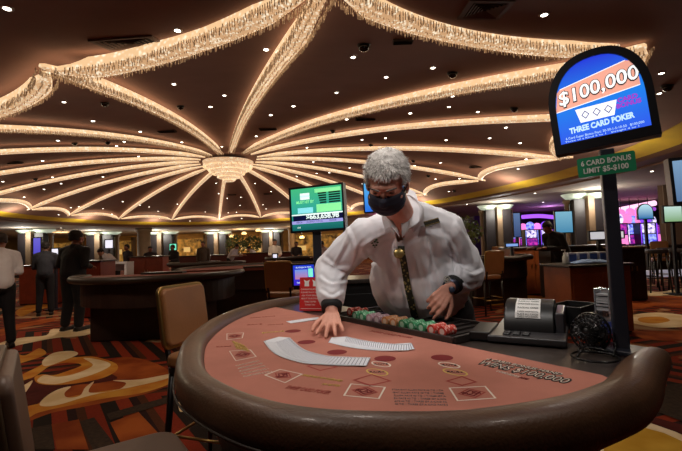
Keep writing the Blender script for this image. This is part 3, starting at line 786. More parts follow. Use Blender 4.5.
cols = {'red': ((208, 66, 52), (236, 200, 190)), 'green': ((70, 160, 110), (190, 225, 200)), 'pink': ((206, 170, 186), (236, 224, 230)), 'orange': ((226, 160, 104), (240, 215, 190))}
seq = ['red', 'red', 'green', 'green', 'pink', 'pink', 'orange', 'orange', 'green', 'green', 'green', 'red', 'red']
cp_ = {}
for ti, c in enumerate(seq):
    u = -.274 + ti * .052; n0 = -.03; cnt = 17 + (ti * 5) % 4
    for k in range(cnt):
        M = Matrix.Translation(tl(u, n0 - k * .0037 - (.0 if c != 'red' or ti > 3 else .05), TZ + .0275)) @ Matrix.Rotation(TROT, 4, 'Z') @ Matrix.Rotation(random.uniform(0, 6), 4, 'Y')
        lab = {'red': 'red casino chip standing on edge in %s' % ("the left-end row of the tray" if ti < 3 else "the right-end row of the tray"), 'green': 'green casino chip on edge in %s' % ('the tray row left of the pink chips' if ti < 5 else 'the tray rows right of the orange chips'), 'pink': 'pale pink casino chip on edge in the middle of the tray', 'orange': 'pale orange casino chip on edge in the middle of the tray'}[c]
        g = lab.replace('casino chip', 'chips')
        if c not in cp_:
            a_, b_ = cols[c]
            o = chip(0, 0).build('casino_chip', [smat('chip_' + c, a_, rough=.5), smat('chip_edge_' + c, b_, rough=.5)]); cp_[c] = o
        else: o = cp_[c].copy(); C.objects.link(o)
        o.matrix_world = M; tag(o, lab, 'casino chip', g)

# ------------------------------------------------------------------ shuffler, fan, boxes on the dealer side
sr_ = Matrix(((U2.x, -N2.x, 0), (U2.y, -N2.y, 0), (0, 0, 1)))
US = Matrix.Rotation(math.radians(24), 3, 'Z') @ U2; NS = Matrix.Rotation(math.radians(24), 3, 'Z') @ N2
so = tl(.515, -.375)
def sbx(mb, a, b, z, da, db, dz):
    mb.box(so + US * a + NS * b + ZV * (z - 0), (da, db, dz), Matrix(((US.x, -NS.x, 0), (US.y, -NS.y, 0), (0, 0, 1))))
sh = thing('card_shuffler', 'black card shuffler with curved lid and a white paper label', 'card shuffler', so, math.atan2(US.y, US.x))
mb = MB(); sbx(mb, -.01, .05, .012, .25, .36, .024); mb.build('base_plate', smat('shuffler_grey', (46, 44, 46), rough=.35), sh, bevel=.006)
prof = [(.125, 0), (.118, .035), (.098, .068), (.062, .094), (.015, .106), (-.04, .102), (-.09, .078), (-.115, .05), (-.12, 0)]
mb = MB(); mb.prism(prof, so + ZV * .02, NS, ZV, US, -.095, .075); mb.build('curved_lid', m_black, sh, bevel=.006)
mb = MB(); sbx(mb, .092, -.0, .055, .03, .22, .075); mb.build('side_housing', smat('shuffler_side', (54, 54, 58), rough=.3), sh, bevel=.006)
lb = MB(); pts = [(.112, .050), (.1015, .069), (.0645, .0965), (.017, .109)]
L0 = [so + US * -.055 + NS * a + ZV * (.02 + b) for a, b in pts]; L1 = [so + US * .03 + NS * a + ZV * (.02 + b) for a, b in pts]
lb.add(L0 + L1, [(i, i + 1, 4 + i + 1, 4 + i) for i in range(3)])
lbl = lb.build('paper_label', smat('label_paper', (232, 232, 230), rough=.7), sh)
for i in range(7):
    a = (i + .5) / 7 * 3; k = min(2, int(a)); f_ = a - k; p = ((L0[k] + L1[k]) * (1 - f_) + (L0[k + 1] + L1[k + 1]) * f_) / 2
    Y = (L0[k + 1] - L0[k]); text('PLACE ALL CARDS' if i % 2 else 'CARDS FACE DOWN', .010, p + US.cross(Y).normalized() * .0012, US, Y, m_ink, lbl, 'label_lettering', width=.07)
for k in range(6):
    mb = MB(); sbx(mb, -.075 + (k % 3) * .032, .165 + (k // 3) * .03, .026, .024, .02, .01); mb.build('button', m_black, sh, bevel=.004)
mb = MB(); sbx(mb, -.165, .12, .016, .07, .2, .03); mb.build('card_holder', m_black, sh, bevel=.004)
# desk fan
fc = at(590, 332, 1.36)
df = thing('desk_fan', 'small black desk fan with wire cage and ring foot', 'fan', V((fc.x, fc.y, TZ)))
m_wire = smat('black_wire', (26, 25, 25), rough=.3, metal=.4)
ax = V((-.75, -.55, .25)).normalized(); qx = ax.to_track_quat('Z', 'Y').to_matrix()
R_ = .060
for s_ in (1, -1):
    mb = MB()
    for rr_, h_ in ((R_, .0), (R_ * .86, .018), (R_ * .66, .027), (R_ * .42, .032), (R_ * .2, .034)):
        mb.tube([fc + qx @ V((rr_ * math.cos(q), rr_ * math.sin(q), s_ * h_)) for q in [2 * PI * i / 28 for i in range(28)]], .002, 5, closed=True)
    for i in range(22):
        q = 2 * PI * i / 22
        mb.tube([fc + qx @ V((r__ * math.cos(q + r__ * 6), r__ * math.sin(q + r__ * 6), s_ * h_)) for r__, h_ in ((R_, 0), (R_ * .86, .018), (R_ * .66, .027), (R_ * .42, .032), (.012, .035))], .0017, 4)
    mb.build('wire_cage', m_wire, df, smooth=True)
mb = MB(); mb.lathe(fc, [(R_, -.008), (R_ + .003, 0), (R_, .008)], 28, qx, cap=False); mb.build('cage_rim', m_wire, df, smooth=True)
mb = MB(); mb.lathe(fc, [(.001, .034), (.018, .032), (.018, -.02), (.03, -.03), (.028, -.07), (.001, -.075)], 18, qx); mb.build('motor_hub', m_black, df, smooth=True)
mb = MB()
for i in range(4):
    q = PI / 2 * i
    a_, b_ = q - .35, q + .35
    mb.add([fc + qx @ V((.015 * math.cos(q - .5), .015 * math.sin(q - .5), -.006)), fc + qx @ V((.055 * math.cos(a_), .055 * math.sin(a_), -.008)), fc + qx @ V((.056 * math.cos(b_), .056 * math.sin(b_), .008)), fc + qx @ V((.015 * math.cos(q + .5), .015 * math.sin(q + .5), .006))], [(0, 1, 2, 3)])
mb.build('fan_blade', smat('fan_blade', (60, 60, 62), rough=.3), df)
fb_ = onz(595, 358, TZ); mb = MB()
mb.tube([V((fb_.x + .062 * math.cos(q), fb_.y + .062 * math.sin(q), TZ + .004)) for q in [2 * PI * i / 24 for i in range(24)]], .0035, 6, closed=True)
mb.tube([V((fb_.x + .04 * math.cos(q), fb_.y + .05 * math.sin(q), TZ + .018)) for q in [PI * i / 12 for i in range(13)]], .003, 6)
mb.build('ring_foot', m_wire, df, smooth=True)
for s_ in (-1, 1):
    mb = MB(); mb.tube([V((fb_.x + s_ * .055, fb_.y, TZ + .004)), V((fc.x + s_ * .05, (fb_.y + fc.y) / 2, TZ + .02)), fc + qx @ V((s_ * R_, 0, 0))], .003, 6); mb.build('bracket_arm', m_wire, df, smooth=True)
# dark bin behind the fan
b0 = at(574, 314, 1.72)
mb = MB(); bx = thing('discard_box', 'open black discard box between the card shuffler and the fan', 'box', V((b0.x, b0.y, TZ)), TROT)
mb.box((b0.x, b0.y, TZ + .006), (.13, .17, .012), sr_); mb.build('bottom', m_black, bx)
for dx, dy, wx, wy in ((.06, 0, .006, .17), (-.06, 0, .006, .17), (0, .082, .13, .006), (0, -.082, .13, .006)):
    mb = MB(); mb.box(V((b0.x, b0.y, TZ + .045)) + sr_ @ V((dx, dy, 0)), (wx, wy, .09), sr_); mb.build('side_wall', m_black, bx, bevel=.002)
# ------------------------------------------------------------------ signs and screens on poles
m_bez = smat('screen_bezel', (20, 20, 26), rough=.35)
def grad(name, c0, c1, strength=1.0, axis='Y', c2=None):
    axis = 'Y'
    if name in MC: return MC[name]
    m = D2.materials.new(name); m.use_nodes = True; MC[name] = m; nt = m.node_tree; b = nt.nodes['Principled BSDF']
    b.inputs['Base Color'].default_value = (.01, .01, .01, 1); b.inputs['Roughness'].default_value = .25
    tc = nt.nodes.new('ShaderNodeTexCoord'); sx = nt.nodes.new('ShaderNodeSeparateXYZ'); r = nt.nodes.new('ShaderNodeValToRGB')
    nt.links.new(tc.outputs['Generated'], sx.inputs[0]); nt.links.new(sx.outputs[axis], r.inputs['Fac'])
    r.color_ramp.elements[0].color = (*lin(c0), 1); r.color_ramp.elements[1].color = (*lin(c1), 1)
    if c2: q = r.color_ramp.elements.new(.5); q.color = (*lin(c2), 1)
    nt.links.new(r.outputs['Color'], b.inputs['Emission Color']); b.inputs['Emission Strength'].default_value = strength
    return m
def scr(name, c, e=1.0): return smat(name, c, rough=.3, emit=e)
def frame(o, yaw, lean=0, pitch=0):     # X right, Y up, Z toward the viewer
    X = V((math.cos(yaw), -math.sin(yaw), 0)); Zz = V((-math.sin(yaw), -math.cos(yaw), 0)); Y = V((0, 0, 1))
    R = Matrix.Rotation(lean, 3, Zz) @ Matrix.Rotation(pitch, 3, X)
    X, Y, Zz = R @ X, R @ Y, R @ Zz
    return Matrix(((X.x, Y.x, Zz.x, o[0]), (X.y, Y.y, Zz.y, o[1]), (X.z, Y.z, Zz.z, o[2]), (0, 0, 0, 1)))
def fr_text(s, size, x, y, M, m, parent, z=.001, width=None, rot=0, bold=0, name='screen_lettering', align='CENTER', shear=0):
    kx = M.to_3x3().col[0].length; width = width * kx if width else None
    R = M.to_3x3(); X = R @ V((math.cos(rot), math.sin(rot), 0)); Y = R @ V((-math.sin(rot), math.cos(rot), 0))
    return text(s, size, M @ V((x, y, z)), X, Y, m, parent, name, depth=.0004, width=width, bold=bold, align=align, shear=shear)
XL, YL, ZL = V((1, 0, 0)), V((0, 1, 0)), V((0, 0, 1))
# tall sign on the right end of the table
pb = onz(622, 351, TZ); top = at(606, 150, 1.37)
m_pole = smat('pole_paint', (34, 36, 46), rough=.4)
stand = thing('sign_pole', 'square black pole rising from the right end of the gaming table', 'pole', pb)
mb = MB(); mb.bar(pb, top, .04, .04); mb.build('post', m_pole, stand, bevel=.004)
mb = MB(); mb.box(pb + V((0, 0, .006)), (.11, .11, .012), sr_); mb.build('foot_plate', m_pole, stand, bevel=.003)
bl = at(556, 156, 1.45); br = at(662, 134, 1.28)
Xd = (br - bl); Wd = Xd.length; yaw = math.atan2(-Xd.y, Xd.x); lean = math.atan2(Xd.z, math.hypot(Xd.x, Xd.y))
Ms = frame((bl + br) / 2, yaw, lean)
sign = thing('jackpot_sign', 'arched lit $100,000 poker sign in a black frame on top of the table pole', 'sign', M=Ms)
W2 = .18; Hs = .33; KX = Wd / .36; Ms0 = Ms; Ms = Ms @ Matrix.Diagonal((KX, 1, 1, 1))
def arch(w2, h, y0, rr=None, n=20, sq=1.35):
    pts = [(w2, y0)]; ys = h * .47
    for i in range(n + 1):
        q = PI * i / n; c, s_ = math.cos(q), math.sin(q)
        pts.append((w2 * math.copysign(abs(c) ** (1 / sq * 1.15), c), ys + (h - ys) * abs(s_) ** (.95)))
    pts.append((-w2, y0)); return pts
mb = MB(Ms); outer = arch(W2, Hs, 0); inner = [(a, b) for a, b in arch(W2 - .026, Hs - .024, .033)]
mb.prism(outer, (0, 0, 0), XL, YL, ZL, -.05, -.004)
k = len(outer)
mb.add([(a, b, -.004) for a, b in outer] + [(a, b, .008) for a, b in outer] + [(a, b, .008) for a, b in inner] + [(a, b, -.004) for a, b in inner],
       [(i, (i + 1) % k, k + (i + 1) % k, k + i) for i in range(k)] + [(k + i, k + (i + 1) % k, 2 * k + (i + 1) % k, 2 * k + i) for i in range(k)] + [(2 * k + i, 2 * k + (i + 1) % k, 3 * k + (i + 1) % k, 3 * k + i) for i in range(k)])
mb.build('sign_housing', m_bez, sign)
mb = MB(Ms); mb.prism(inner, (0, 0, 0), XL, YL, ZL, -.004, 0.0); face = mb.build('lit_face', grad('sign_blue', (50, 90, 235), (40, 60, 215), 1.05, 'Z', (30, 130, 235)), sign)
iw = W2 - .026
def band_poly(y0l, y0r, y1l, y1r): 
    return [(-iw, y0l), (iw, y0r), (iw, y1r), (-iw, y1l)]
def clip_arch(poly):     # keep a slanted band inside the arch: sample columns
    n = 26; up_ = []; lo = []
    (xa, ya), (xb, yb), (xc, yc), (xd, yd) = poly
    for i in range(n + 1):
        x = -iw * .995 + 2 * iw * .995 * i / n; t_ = i / n; l = ya + (yb - ya) * t_; u_ = yd + (yc - yd) * t_
        # arch height at x
        h = max([b for j in range(len(inner) - 1) for b in [inner[j][1] + (inner[j + 1][1] - inner[j][1]) * ((x - inner[j][0]) / (inner[j + 1][0] - inner[j][0]) if abs(inner[j + 1][0] - inner[j][0]) > 1e-6 else 0)] if min(inner[j][0], inner[j + 1][0]) - 1e-6 <= x <= max(inner[j][0], inner[j + 1][0]) + 1e-6 and b > .05] or [.05])
        if u_ > h: u_ = h
        if l < u_: lo.append((x, l)); up_.append((x, u_))
    return lo + up_[::-1]
mb = MB(Ms); pp_ = clip_arch(band_poly(.148, .172, .222, .268)); mb.prism(pp_, (0, 0, 0), XL, YL, ZL, .0002, .0008); mb.build('salmon_band', scr('sign_salmon', (228, 160, 140)), sign)
mw = scr('sign_white', (250, 250, 250)); mk = smat('sign_black', (12, 12, 30), rough=.5, emit=0.0); 
for y0, y1, y2, y3 in ((.146, .170, .1485, .1725), (.2205, .2665, .223, .269)):
    mb = MB(Ms); pp_ = clip_arch(band_poly(y0, y1, y2, y3))
    if len(pp_) > 4: mb.prism(pp_, (0, 0, 0), XL, YL, ZL, .0009, .0013); mb.build('white_rule', mw, sign)
fr_text('$100,000', .066, .0, .199, Ms, mk, sign, z=.0016, width=.288, rot=.09, bold=.0034, shear=.1)
fr_text('$100,000', .064, .0, .200, Ms, mw, sign, z=.0026, width=.284, rot=.09, bold=.0010, shear=.1)
mb = MB(Ms); mb.prism([(-.085, .142), (-.072, .094), (.045, .094), (.06, .142)], (0, 0, 0), XL, YL, ZL, .0002, .001); mb.build('three_cards', mw, sign)
for x in (-.052, -.012, .028):
    mb = MB(Ms); d = .0145
    o_ = [(x, .118 + d), (x + d, .118), (x, .118 - d), (x - d, .118)]; i_ = [(x, .118 + d * .72), (x + d * .72, .118), (x, .118 - d * .72), (x - d * .72, .118)]
    mb.add([(a, b, .0015) for a, b in o_ + i_], [(i, (i + 1) % 4, 4 + (i + 1) % 4, 4 + i) for i in range(4)]); mb.build('card_diamond', scr('sign_navy', (40, 60, 140), .8), sign)
fr_text('THREE CARD POKER', .026, -.005, .076, Ms, scr('sign_pale', (190, 225, 245)), sign, width=.225, rot=.03, bold=.0012)
fr_text('CARD\nBONUS', .020, .095, .128, Ms, scr('sign_magenta', (150, 60, 190)), sign, rot=.03, bold=.001)
fr_text('6 Card Super Bonus Pays: 20-50-1-5-10-50   $100,000', .011, .0, .050, Ms, scr('sign_pale', (190, 225, 245)), sign, width=.268, rot=.0)
fr_text('Three of a Kind 5 to 1   Straight 4 to 1', .007, -.01, .040, Ms, scr('sign_pale', (190, 225, 245)), sign, width=.255)
# green limit plate
gl = at(573, 171, 1.40); gr = at(629, 163, 1.315); Xd = gr - gl; gy = math.atan2(-Xd.y, Xd.x); ge = math.atan2(Xd.z, math.hypot(Xd.x, Xd.y))
Mg = frame((gl + gr) / 2 + V((-.01, -.045, 0)), gy, ge); gw = Xd.length / 2
plate = thing('limit_sign', 'green 6 CARD BONUS limit plate on the pole under the arched sign', 'sign', M=Mg)
mb = MB(Mg); r_ = .006; pts = []
for cx, cy, a0 in ((gw - r_, .031 - r_, 0), (-gw + r_, .031 - r_, 90), (-gw + r_, -.031 + r_, 180), (gw - r_, -.031 + r_, 270)):
    for k in range(4): a = math.radians(a0 + 30 * k); pts.append((cx + r_ * math.cos(a), cy + r_ * math.sin(a)))
mb.prism(pts, (0, 0, 0), XL, YL, ZL, -.004, 0); mb.build('plate', smat('plate_green', (26, 138, 94), rough=.45), plate)
mwp = smat('plate_white', (225, 230, 225), rough=.6)
fr_text('6 CARD BONUS', .023, 0, .012, Mg, mwp, plate, width=gw * 1.72, name='sign_lettering', bold=.0006)
fr_text('LIMIT $5-$100', .023, -.002, -.013, Mg, mwp, plate, width=gw * 1.55, name='sign_lettering', bold=.0006)
nc = at(612, 334, 1.40); Mn = frame(nc, .3, .05)
nt_ = thing('notice_card', 'small red and blue notice card fixed low on the black pole', 'card', M=Mn)
mb = MB(Mn); mb.box((-.012, 0, 0), (.036, .08, .003)); mb.build('card', smat('notice_blue', (70, 80, 150), rough=.5), nt_)
mb = MB(Mn); mb.box((-.012, -.015, .002), (.034, .03, .001)); mb.build('red_panel', smat('notice_red', (170, 44, 40), rough=.5), nt_)
fr_text('MUST BE 21', .008, -.012, .02, Mn, mwp, nt_, width=.03, name='card_lettering', z=.003)
# clear holder beside the pole
hc = at(605, 299, 1.50); mb = MB(); tk = thing('acrylic_holder', 'clear acrylic holder shining left of the black pole behind the fan', 'holder', V((hc.x, hc.y, TZ)))
m_acr = smat('clear_acrylic', (200, 205, 210), rough=.12, trans=.7, spec=.8)
mb.box((hc.x, hc.y, TZ + .004), (.052, .06, .008), sr_); mb.build('base', m_acr, tk)
for dx in (-.023, .023):
    mb = MB(); mb.box(V((hc.x, hc.y, TZ + .09)) + sr_ @ V((dx, 0, 0)), (.004, .055, .17), sr_); mb.build('side_wall', m_acr, tk)
mb = MB(); mb.box((hc.x, hc.y, TZ + .09), (.046, .003, .17), sr_); mb.build('back_wall', m_acr, tk)
mb = MB()
for i in range(7):
    mb.box(V((hc.x, hc.y, TZ + .10 + i * .009)) + sr_ @ V((0, -.01, 0)), (.04, .03, .006), sr_ @ Matrix.Rotation(random.uniform(-.2, .2), 3, 'X'))
mb.build('folded_wipes', smat('wipe_white', (170, 172, 176), rough=.5), tk)

# green jackpot screen left of the dealer
def screen_bezel(M, w_, h_, parent, t=.012, d=.05, name='screen_housing'):
    mb = MB(M); mb.box((0, 0, -d / 2 - .003), (w_ + 2 * t, h_ + 2 * t, d)); 
    for sx, sy, a, b in ((0, 1, w_ + 2 * t, t), (0, -1, w_ + 2 * t, t), (1, 0, t, h_), (-1, 0, t, h_)):
        mb.box((sx * (w_ + t) / 2, sy * (h_ + t) / 2, .002), (a, b, .012))
    return mb.build(name, m_bez, parent)
def panel(M, x0, y0, x1, y1, m, parent, z=.001, name='screen_block'):
    mb = MB(M); mb.add([(x0, y0, z), (x1, y0, z), (x1, y1, z), (x0, y1, z)], [(0, 1, 2, 3)]); return mb.build(name, m, parent)
l_ = at(290, 210.5, 3.28); r_e = at(344.5, 206, 3.12); Xd = r_e - l_
Mt = frame((l_ + r_e) / 2, math.atan2(-Xd.y, Xd.x), .02); w_, h_ = Xd.length - .03, .325
tv = thing('jackpot_screen', 'green and teal $663,658.98 jackpot screen standing left of the dealer', 'screen', M=Mt)
screen_bezel(Mt, w_, h_, tv, .015)
panel(Mt, -w_ / 2, -h_ / 2, w_ / 2, h_ / 2, grad('tv_green', (10, 92, 92), (70, 190, 130), 1.0, 'Z', (50, 170, 150)), tv, .0, 'lit_screen')
wm_ = scr('tv_white', (225, 245, 240)); wg = scr('tv_palegreen', (130, 225, 150)); wk = scr('tv_dark', (12, 40, 30), .5); wn = scr('tv_navy', (10, 16, 60), .6)
panel(Mt, -.135, .075, -.055, .125, wm_, tv); panel(Mt, -.16, -.03, -.03, .012, scr('tv_pale_blue', (130, 215, 225)), tv)
panel(Mt, .0, -.03, w_ / 2 - .01, .03, wg, tv); panel(Mt, -.01, .12, w_ / 2 - .01, .15, wg, tv, .0006); panel(Mt, -w_ / 2 + .01, -.088, w_ / 2, -.038, wn, tv, .0015)
panel(Mt, -w_ / 2, -.112, w_ / 2, -.088, scr('tv_lilac', (150, 150, 215)), tv, .001); panel(Mt, -w_ / 2, -.046, w_ / 2, -.036, wm_, tv, .0017)
for i in range(5):
    y = .108 - i * .018; panel(Mt, .015 + .004 * i, y, .085, y + .012, wk, tv, .0012); panel(Mt, .105, y, w_ / 2 - .015, y + .012, wk, tv, .0012)
fr_text('MUST HIT BY', .03, -.095, .055, Mt, wg, tv, width=.15, z=.0018, bold=.001); fr_text('PROGRESSIVE', .02, -.095, .100, Mt, scr('tv_mint', (120, 220, 190)), tv, width=.075, z=.002)
fr_text('$663,658.98', .052, .045, -.063, Mt, wm_, tv, width=.27, z=.0028, bold=.0016); fr_text('MEGA', .02, -.15, -.1, Mt, wn, tv, z=.002); fr_text('JACKPOT TOTAL', .018, -.02, -.1, Mt, wn, tv, z=.002); fr_text('MINOR', .018, .13, -.1, Mt, wn, tv, z=.002)
fr_text('LIVE', .016, -.155, -.14, Mt, wm_, tv, z=.002)
pt = at(318, 232, 3.24); pz0 = V((pt.x - .01, pt.y + .02, 0))
sp_ = thing('screen_pole', 'black floor pole carrying the green jackpot screen', 'pole', pz0)
mb = MB(); mb.box((pz0.x, pz0.y, .77), (.065, .05, 1.5)); mb.build('post', m_pole, sp_, bevel=.004)
mb = MB(); mb.box((pz0.x, pz0.y, .012), (.45, .4, .024)); mb.build('foot_plate', m_pole, sp_, bevel=.005)
Mb = frame(at(304, 275, 3.05), .3, .03)
ss = thing('small_screen', 'small blue table display behind the red card sign', 'screen', M=Mb)
screen_bezel(Mb, .165, .145, ss, .012, .03); panel(Mb, -.0825, -.0725, .0825, .0725, grad('small_blue', (60, 40, 200), (30, 60, 200), 1.0), ss, 0, 'lit_screen')
panel(Mb, -.07, -.03, .03, .04, grad('small_pink', (190, 120, 160), (110, 150, 230), 1.0), ss); panel(Mb, .035, -.015, .07, .045, scr('small_green', (120, 230, 200)), ss); panel(Mb, .035, -.03, .07, -.02, scr('small_lilac', (160, 120, 240)), ss)
fr_text('BLACKJACK PAYS', .014, 0, .055, Mb, wm_, ss, width=.12, z=.002); fr_text('TABLE LIMITS', .016, -.01, -.055, Mb, wm_, ss, width=.1, z=.002)
pq = Mb.translation
mb = MB(); mb.bar(V((pq.x + .05, pq.y + .02, TZ - .01)), V((pq.x + .05, pq.y + .04, pq.z - .05)), .03); mb.build('bracket', m_pole, ss)
# red card sign on the table
c = onz(311, 311, TZ); Mr = frame((c.x, c.y, TZ + .001), .25, 0, -.12)
rs = thing('red_card_sign', "red tent card with white print at the table's far end beside the dealer's sleeve", 'sign', M=Mr)
hh = .185; mr_ = smat('card_red', (196, 34, 34), rough=.5)
mb = MB(Mr); mb.box((0, hh / 2, 0), (.135, hh, .003)); mb.build('front_panel', mr_, rs)
mb = MB(Mr); mb.box((0, hh / 2 * .98, -.03), (.135, hh, .003), Matrix.Rotation(.33, 3, 'X')); mb.build('back_panel', mr_, rs)
for dx in (-.025, .025):
    mb = MB(Mr); mb.prism([(dx - .014, .135), (dx + .014, .135), (dx + .012, .155), (dx + .018, .172), (dx + .004, .165), (dx - .004, .165), (dx - .018, .172), (dx - .012, .155)], (0, 0, 0), XL, YL, ZL, .002, .003); mb.build('white_emblem', mwp, rs)
for i in range(6): fr_text(['CONGRATULATIONS', 'PLEASE PLAY SAFE', 'ASK YOUR DEALER', 'ABOUT OUR OTHER', 'TABLE GAMES', 'THANK YOU'][i], .012, -.005, .118 - i * .017, Mr, mwp, rs, width=[.11, .11, .1, .11, .07, .06][i], name='sign_lettering', z=.003)
mb = MB(Mr); mb.box((0, .012, .002), (.12, .002, .001)); mb.build('white_rule', mwp, rs)
# screens behind the dealer and at the right edge
def simple_screen(name, label, M, w_, h_, m, floor_pole=True, blocks=(), t=.012):
    t_ = thing(name, label, 'screen', M=M); screen_bezel(M, w_, h_, t_, t); panel(M, -w_ / 2, -h_ / 2, w_ / 2, h_ / 2, m, t_, 0, 'lit_screen')
    for (x0, y0, x1, y1, mm) in blocks: panel(M, x0 * w_ / 2, y0 * h_ / 2, x1 * w_ / 2, y1 * h_ / 2, mm, t_)
    if floor_pole:
        p = M @ V((0, -h_ / 2, -.03)); b = MB(); b.bar((p.x, p.y, 0.001), p, .06); b.build('post', m_pole, t_)
        b = MB(); b.box((p.x, p.y, .012), (.4, .36, .022)); b.build('foot_plate', m_pole, t_)
    return t_
simple_screen('table_screen', "blue lit screen mostly hidden behind the dealer's head", frame(at(384, 196, 4.3), .35, .02), .42, .30, grad('blue_screen', (40, 110, 220), (90, 180, 240), 1.0))
simple_screen('table_screen', 'pale blue screen cut off by the right photo edge, left of nothing else', frame(at(699, 179, 1.9), .35, .04), .19, .19, grad('edge_screen', (90, 120, 160), (130, 165, 200), .9), t=.014)['label'] = 'pale blue screen in a black frame cut off by the right photo edge'

# ------------------------------------------------------------------ casino stools
m_tan = smat('tan_leather', (150, 100, 60), rough=.42, noise_amt=.08, noise_scale=5, bump=.1, bump_scale=90)
m_brass = smat('antique_brass', (176, 142, 84), rough=.3, metal=.9)
m_leg = smat('chair_black', (24, 18, 18), rough=.4)
def rrect(w_, h_, r_, n=5):
    pts = []
    for cx, cy, a0 in ((w_ / 2 - r_, h_ / 2 - r_, 0), (-w_ / 2 + r_, h_ / 2 - r_, 90), (-w_ / 2 + r_, -h_ / 2 + r_, 180), (w_ / 2 - r_, -h_ / 2 + r_, 270)):
        for k in range(n): a = math.radians(a0 + 90 * k / (n - 1)); pts.append((cx + r_ * math.cos(a), cy + r_ * math.sin(a)))
    return pts
def stool(loc, rz, label, seat_h=.76, top=1.16, group=None, tanmat=None, brass=None):
    m_brass = brass or MC['antique_brass']
    # rz: the way the sitter faces (+Y local)
    tm = tanmat or m_tan
    t = thing('casino_stool', label, 'chair', loc, rz, group); M = WM[t.name]
    mb = MB(M); mb.prism(rrect(.44, .42, .07), (0, 0, seat_h - .07), XL, YL, ZL, 0, .07); mb.build('seat', tm, t, bevel=.02, segs=3)
    mb = MB(M); mb.prism(rrect(.43, .41, .06), (0, 0, seat_h - .105), XL, YL, ZL, 0, .033); mb.build('seat_frame', m_leg, t, bevel=.005)
    bh = top - seat_h - .02; pit = Matrix.Rotation(.13, 3, 'X'); o = V((0, -.21, seat_h + .02))
    X_, Y_, Z_ = XL, pit @ V((0, 0, 1)), pit @ V((0, -1, 0))
    pts = [(a, b + bh / 2) for a, b in rrect(.42, bh, .05)]
    inn = [(a, b + bh / 2) for a, b in rrect(.385, bh - .035, .04)]
    mb = MB(M); mb.prism(inn, o, X_, Y_, Z_, -.036, -.002); mb.build('backrest_cushion', tm, t, bevel=.014, segs=3)
    mb = MB(M); mb.prism(inn, o, X_, Y_, Z_, .004, .02); mb.build('back_panel', tm, t, bevel=.006)
    mb = MB(M); mb.prism(pts, o, X_, Y_, Z_, -.012, .014); mb.build('brass_frame', m_brass, t, bevel=.008, segs=3)
    for sx in (-1, 1):
        mb = MB(M); mb.bar((sx * .16, -.20, seat_h - .08), (sx * .165, -.235, seat_h + .08), .028, .02); mb.build('back_bracket', m_leg, t)
        for sy in (-1, 1):
            mb = MB(M); a = V((sx * .18, sy * .17, seat_h - .09)); b = V((sx * .215, sy * .215, 0.0))
            mb.tube([a, (a + b) / 2, b], [.021, .018, .013], 8); mb.build('leg', m_leg, t, smooth=True)
        zf = .30; k = .18 + .035 * (seat_h - zf) / seat_h
        mb = MB(M); mb.tube([(sx * k, -k, zf), (sx * k, k, zf)], .009, 8); mb.build('stretcher', m_brass, t, smooth=True)
        mb = MB(M); mb.tube([(-k, sx * k, zf - .03), (k, sx * k, zf - .03)], .009, 8); mb.build('stretcher', m_brass, t, smooth=True)
    return t
def face(p, q): d = V(q) - V(p); return math.atan2(d.y, d.x) - PI / 2
s1 = (-.80, 2.62, 0)
stool(s1, face(s1, (.05, 2.06, 0)) + .25, 'tan leather stool with brass-edged back at the left end of the table')
s2 = (-.65, 1.19, 0)
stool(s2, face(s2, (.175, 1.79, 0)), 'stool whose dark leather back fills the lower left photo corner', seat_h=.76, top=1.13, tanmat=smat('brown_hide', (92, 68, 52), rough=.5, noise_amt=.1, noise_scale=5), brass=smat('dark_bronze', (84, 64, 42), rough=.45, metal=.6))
# ------------------------------------------------------------------ people
def hand(mb, wrist, d, pn, curl=(.3, .3, .3, .3), thumb=1, spread=.12, s=1.0, tcurl=.3):
    wrist = V(wrist); d = V(d).normalized(); pn = V(pn); pn = (pn - d * pn.dot(d)).normalized(); side = d.cross(pn) * thumb
    kn = []
    for i, (off, ln) in enumerate(((.031, .088), (.010, .094), (-.011, .089), (-.031, .080))):
        k = wrist + d * ln * s + side * off * s; kn.append(k)
        mb.cap(wrist + side * off * .55 * s + d * .01 * s, k, .0155 * s, .0115 * s, n=10, flat=.8, fdir=pn)
    for i, (k, ln) in enumerate(zip(kn, (.074, .083, .077, .060))):
        a = (1.5 - i) * spread; f = (d * math.cos(a) + side * math.sin(a)).normalized(); p = k; ang = 0
        for j, (q, r0, r1) in enumerate(((.45, .0098, .009), (.31, .009, .0082), (.24, .0082, .0070))):
            ang += curl[i] * (1, 1.1, .8)[j]
            v = f * math.cos(ang) + pn * math.sin(ang); e = p + v * ln * q * s
            mb.cap(p, e, r0 * s, r1 * s, n=10); p = e
    a = wrist + d * .022 * s + side * .022 * s + pn * .006 * s
    b = a + (d * .62 + side * .75 + pn * .15).normalized() * .042 * s; c = b + (d * .85 + side * .42 + pn * tcurl).normalized() * .034 * s
    e = c + (d * .95 + side * .15 + pn * tcurl).normalized() * .026 * s
    mb.cap(a, b, .0165 * s, .012 * s, n=10); mb.cap(b, c, .012 * s, .0105 * s, n=10); mb.cap(c, e, .0105 * s, .0085 * s, n=10)
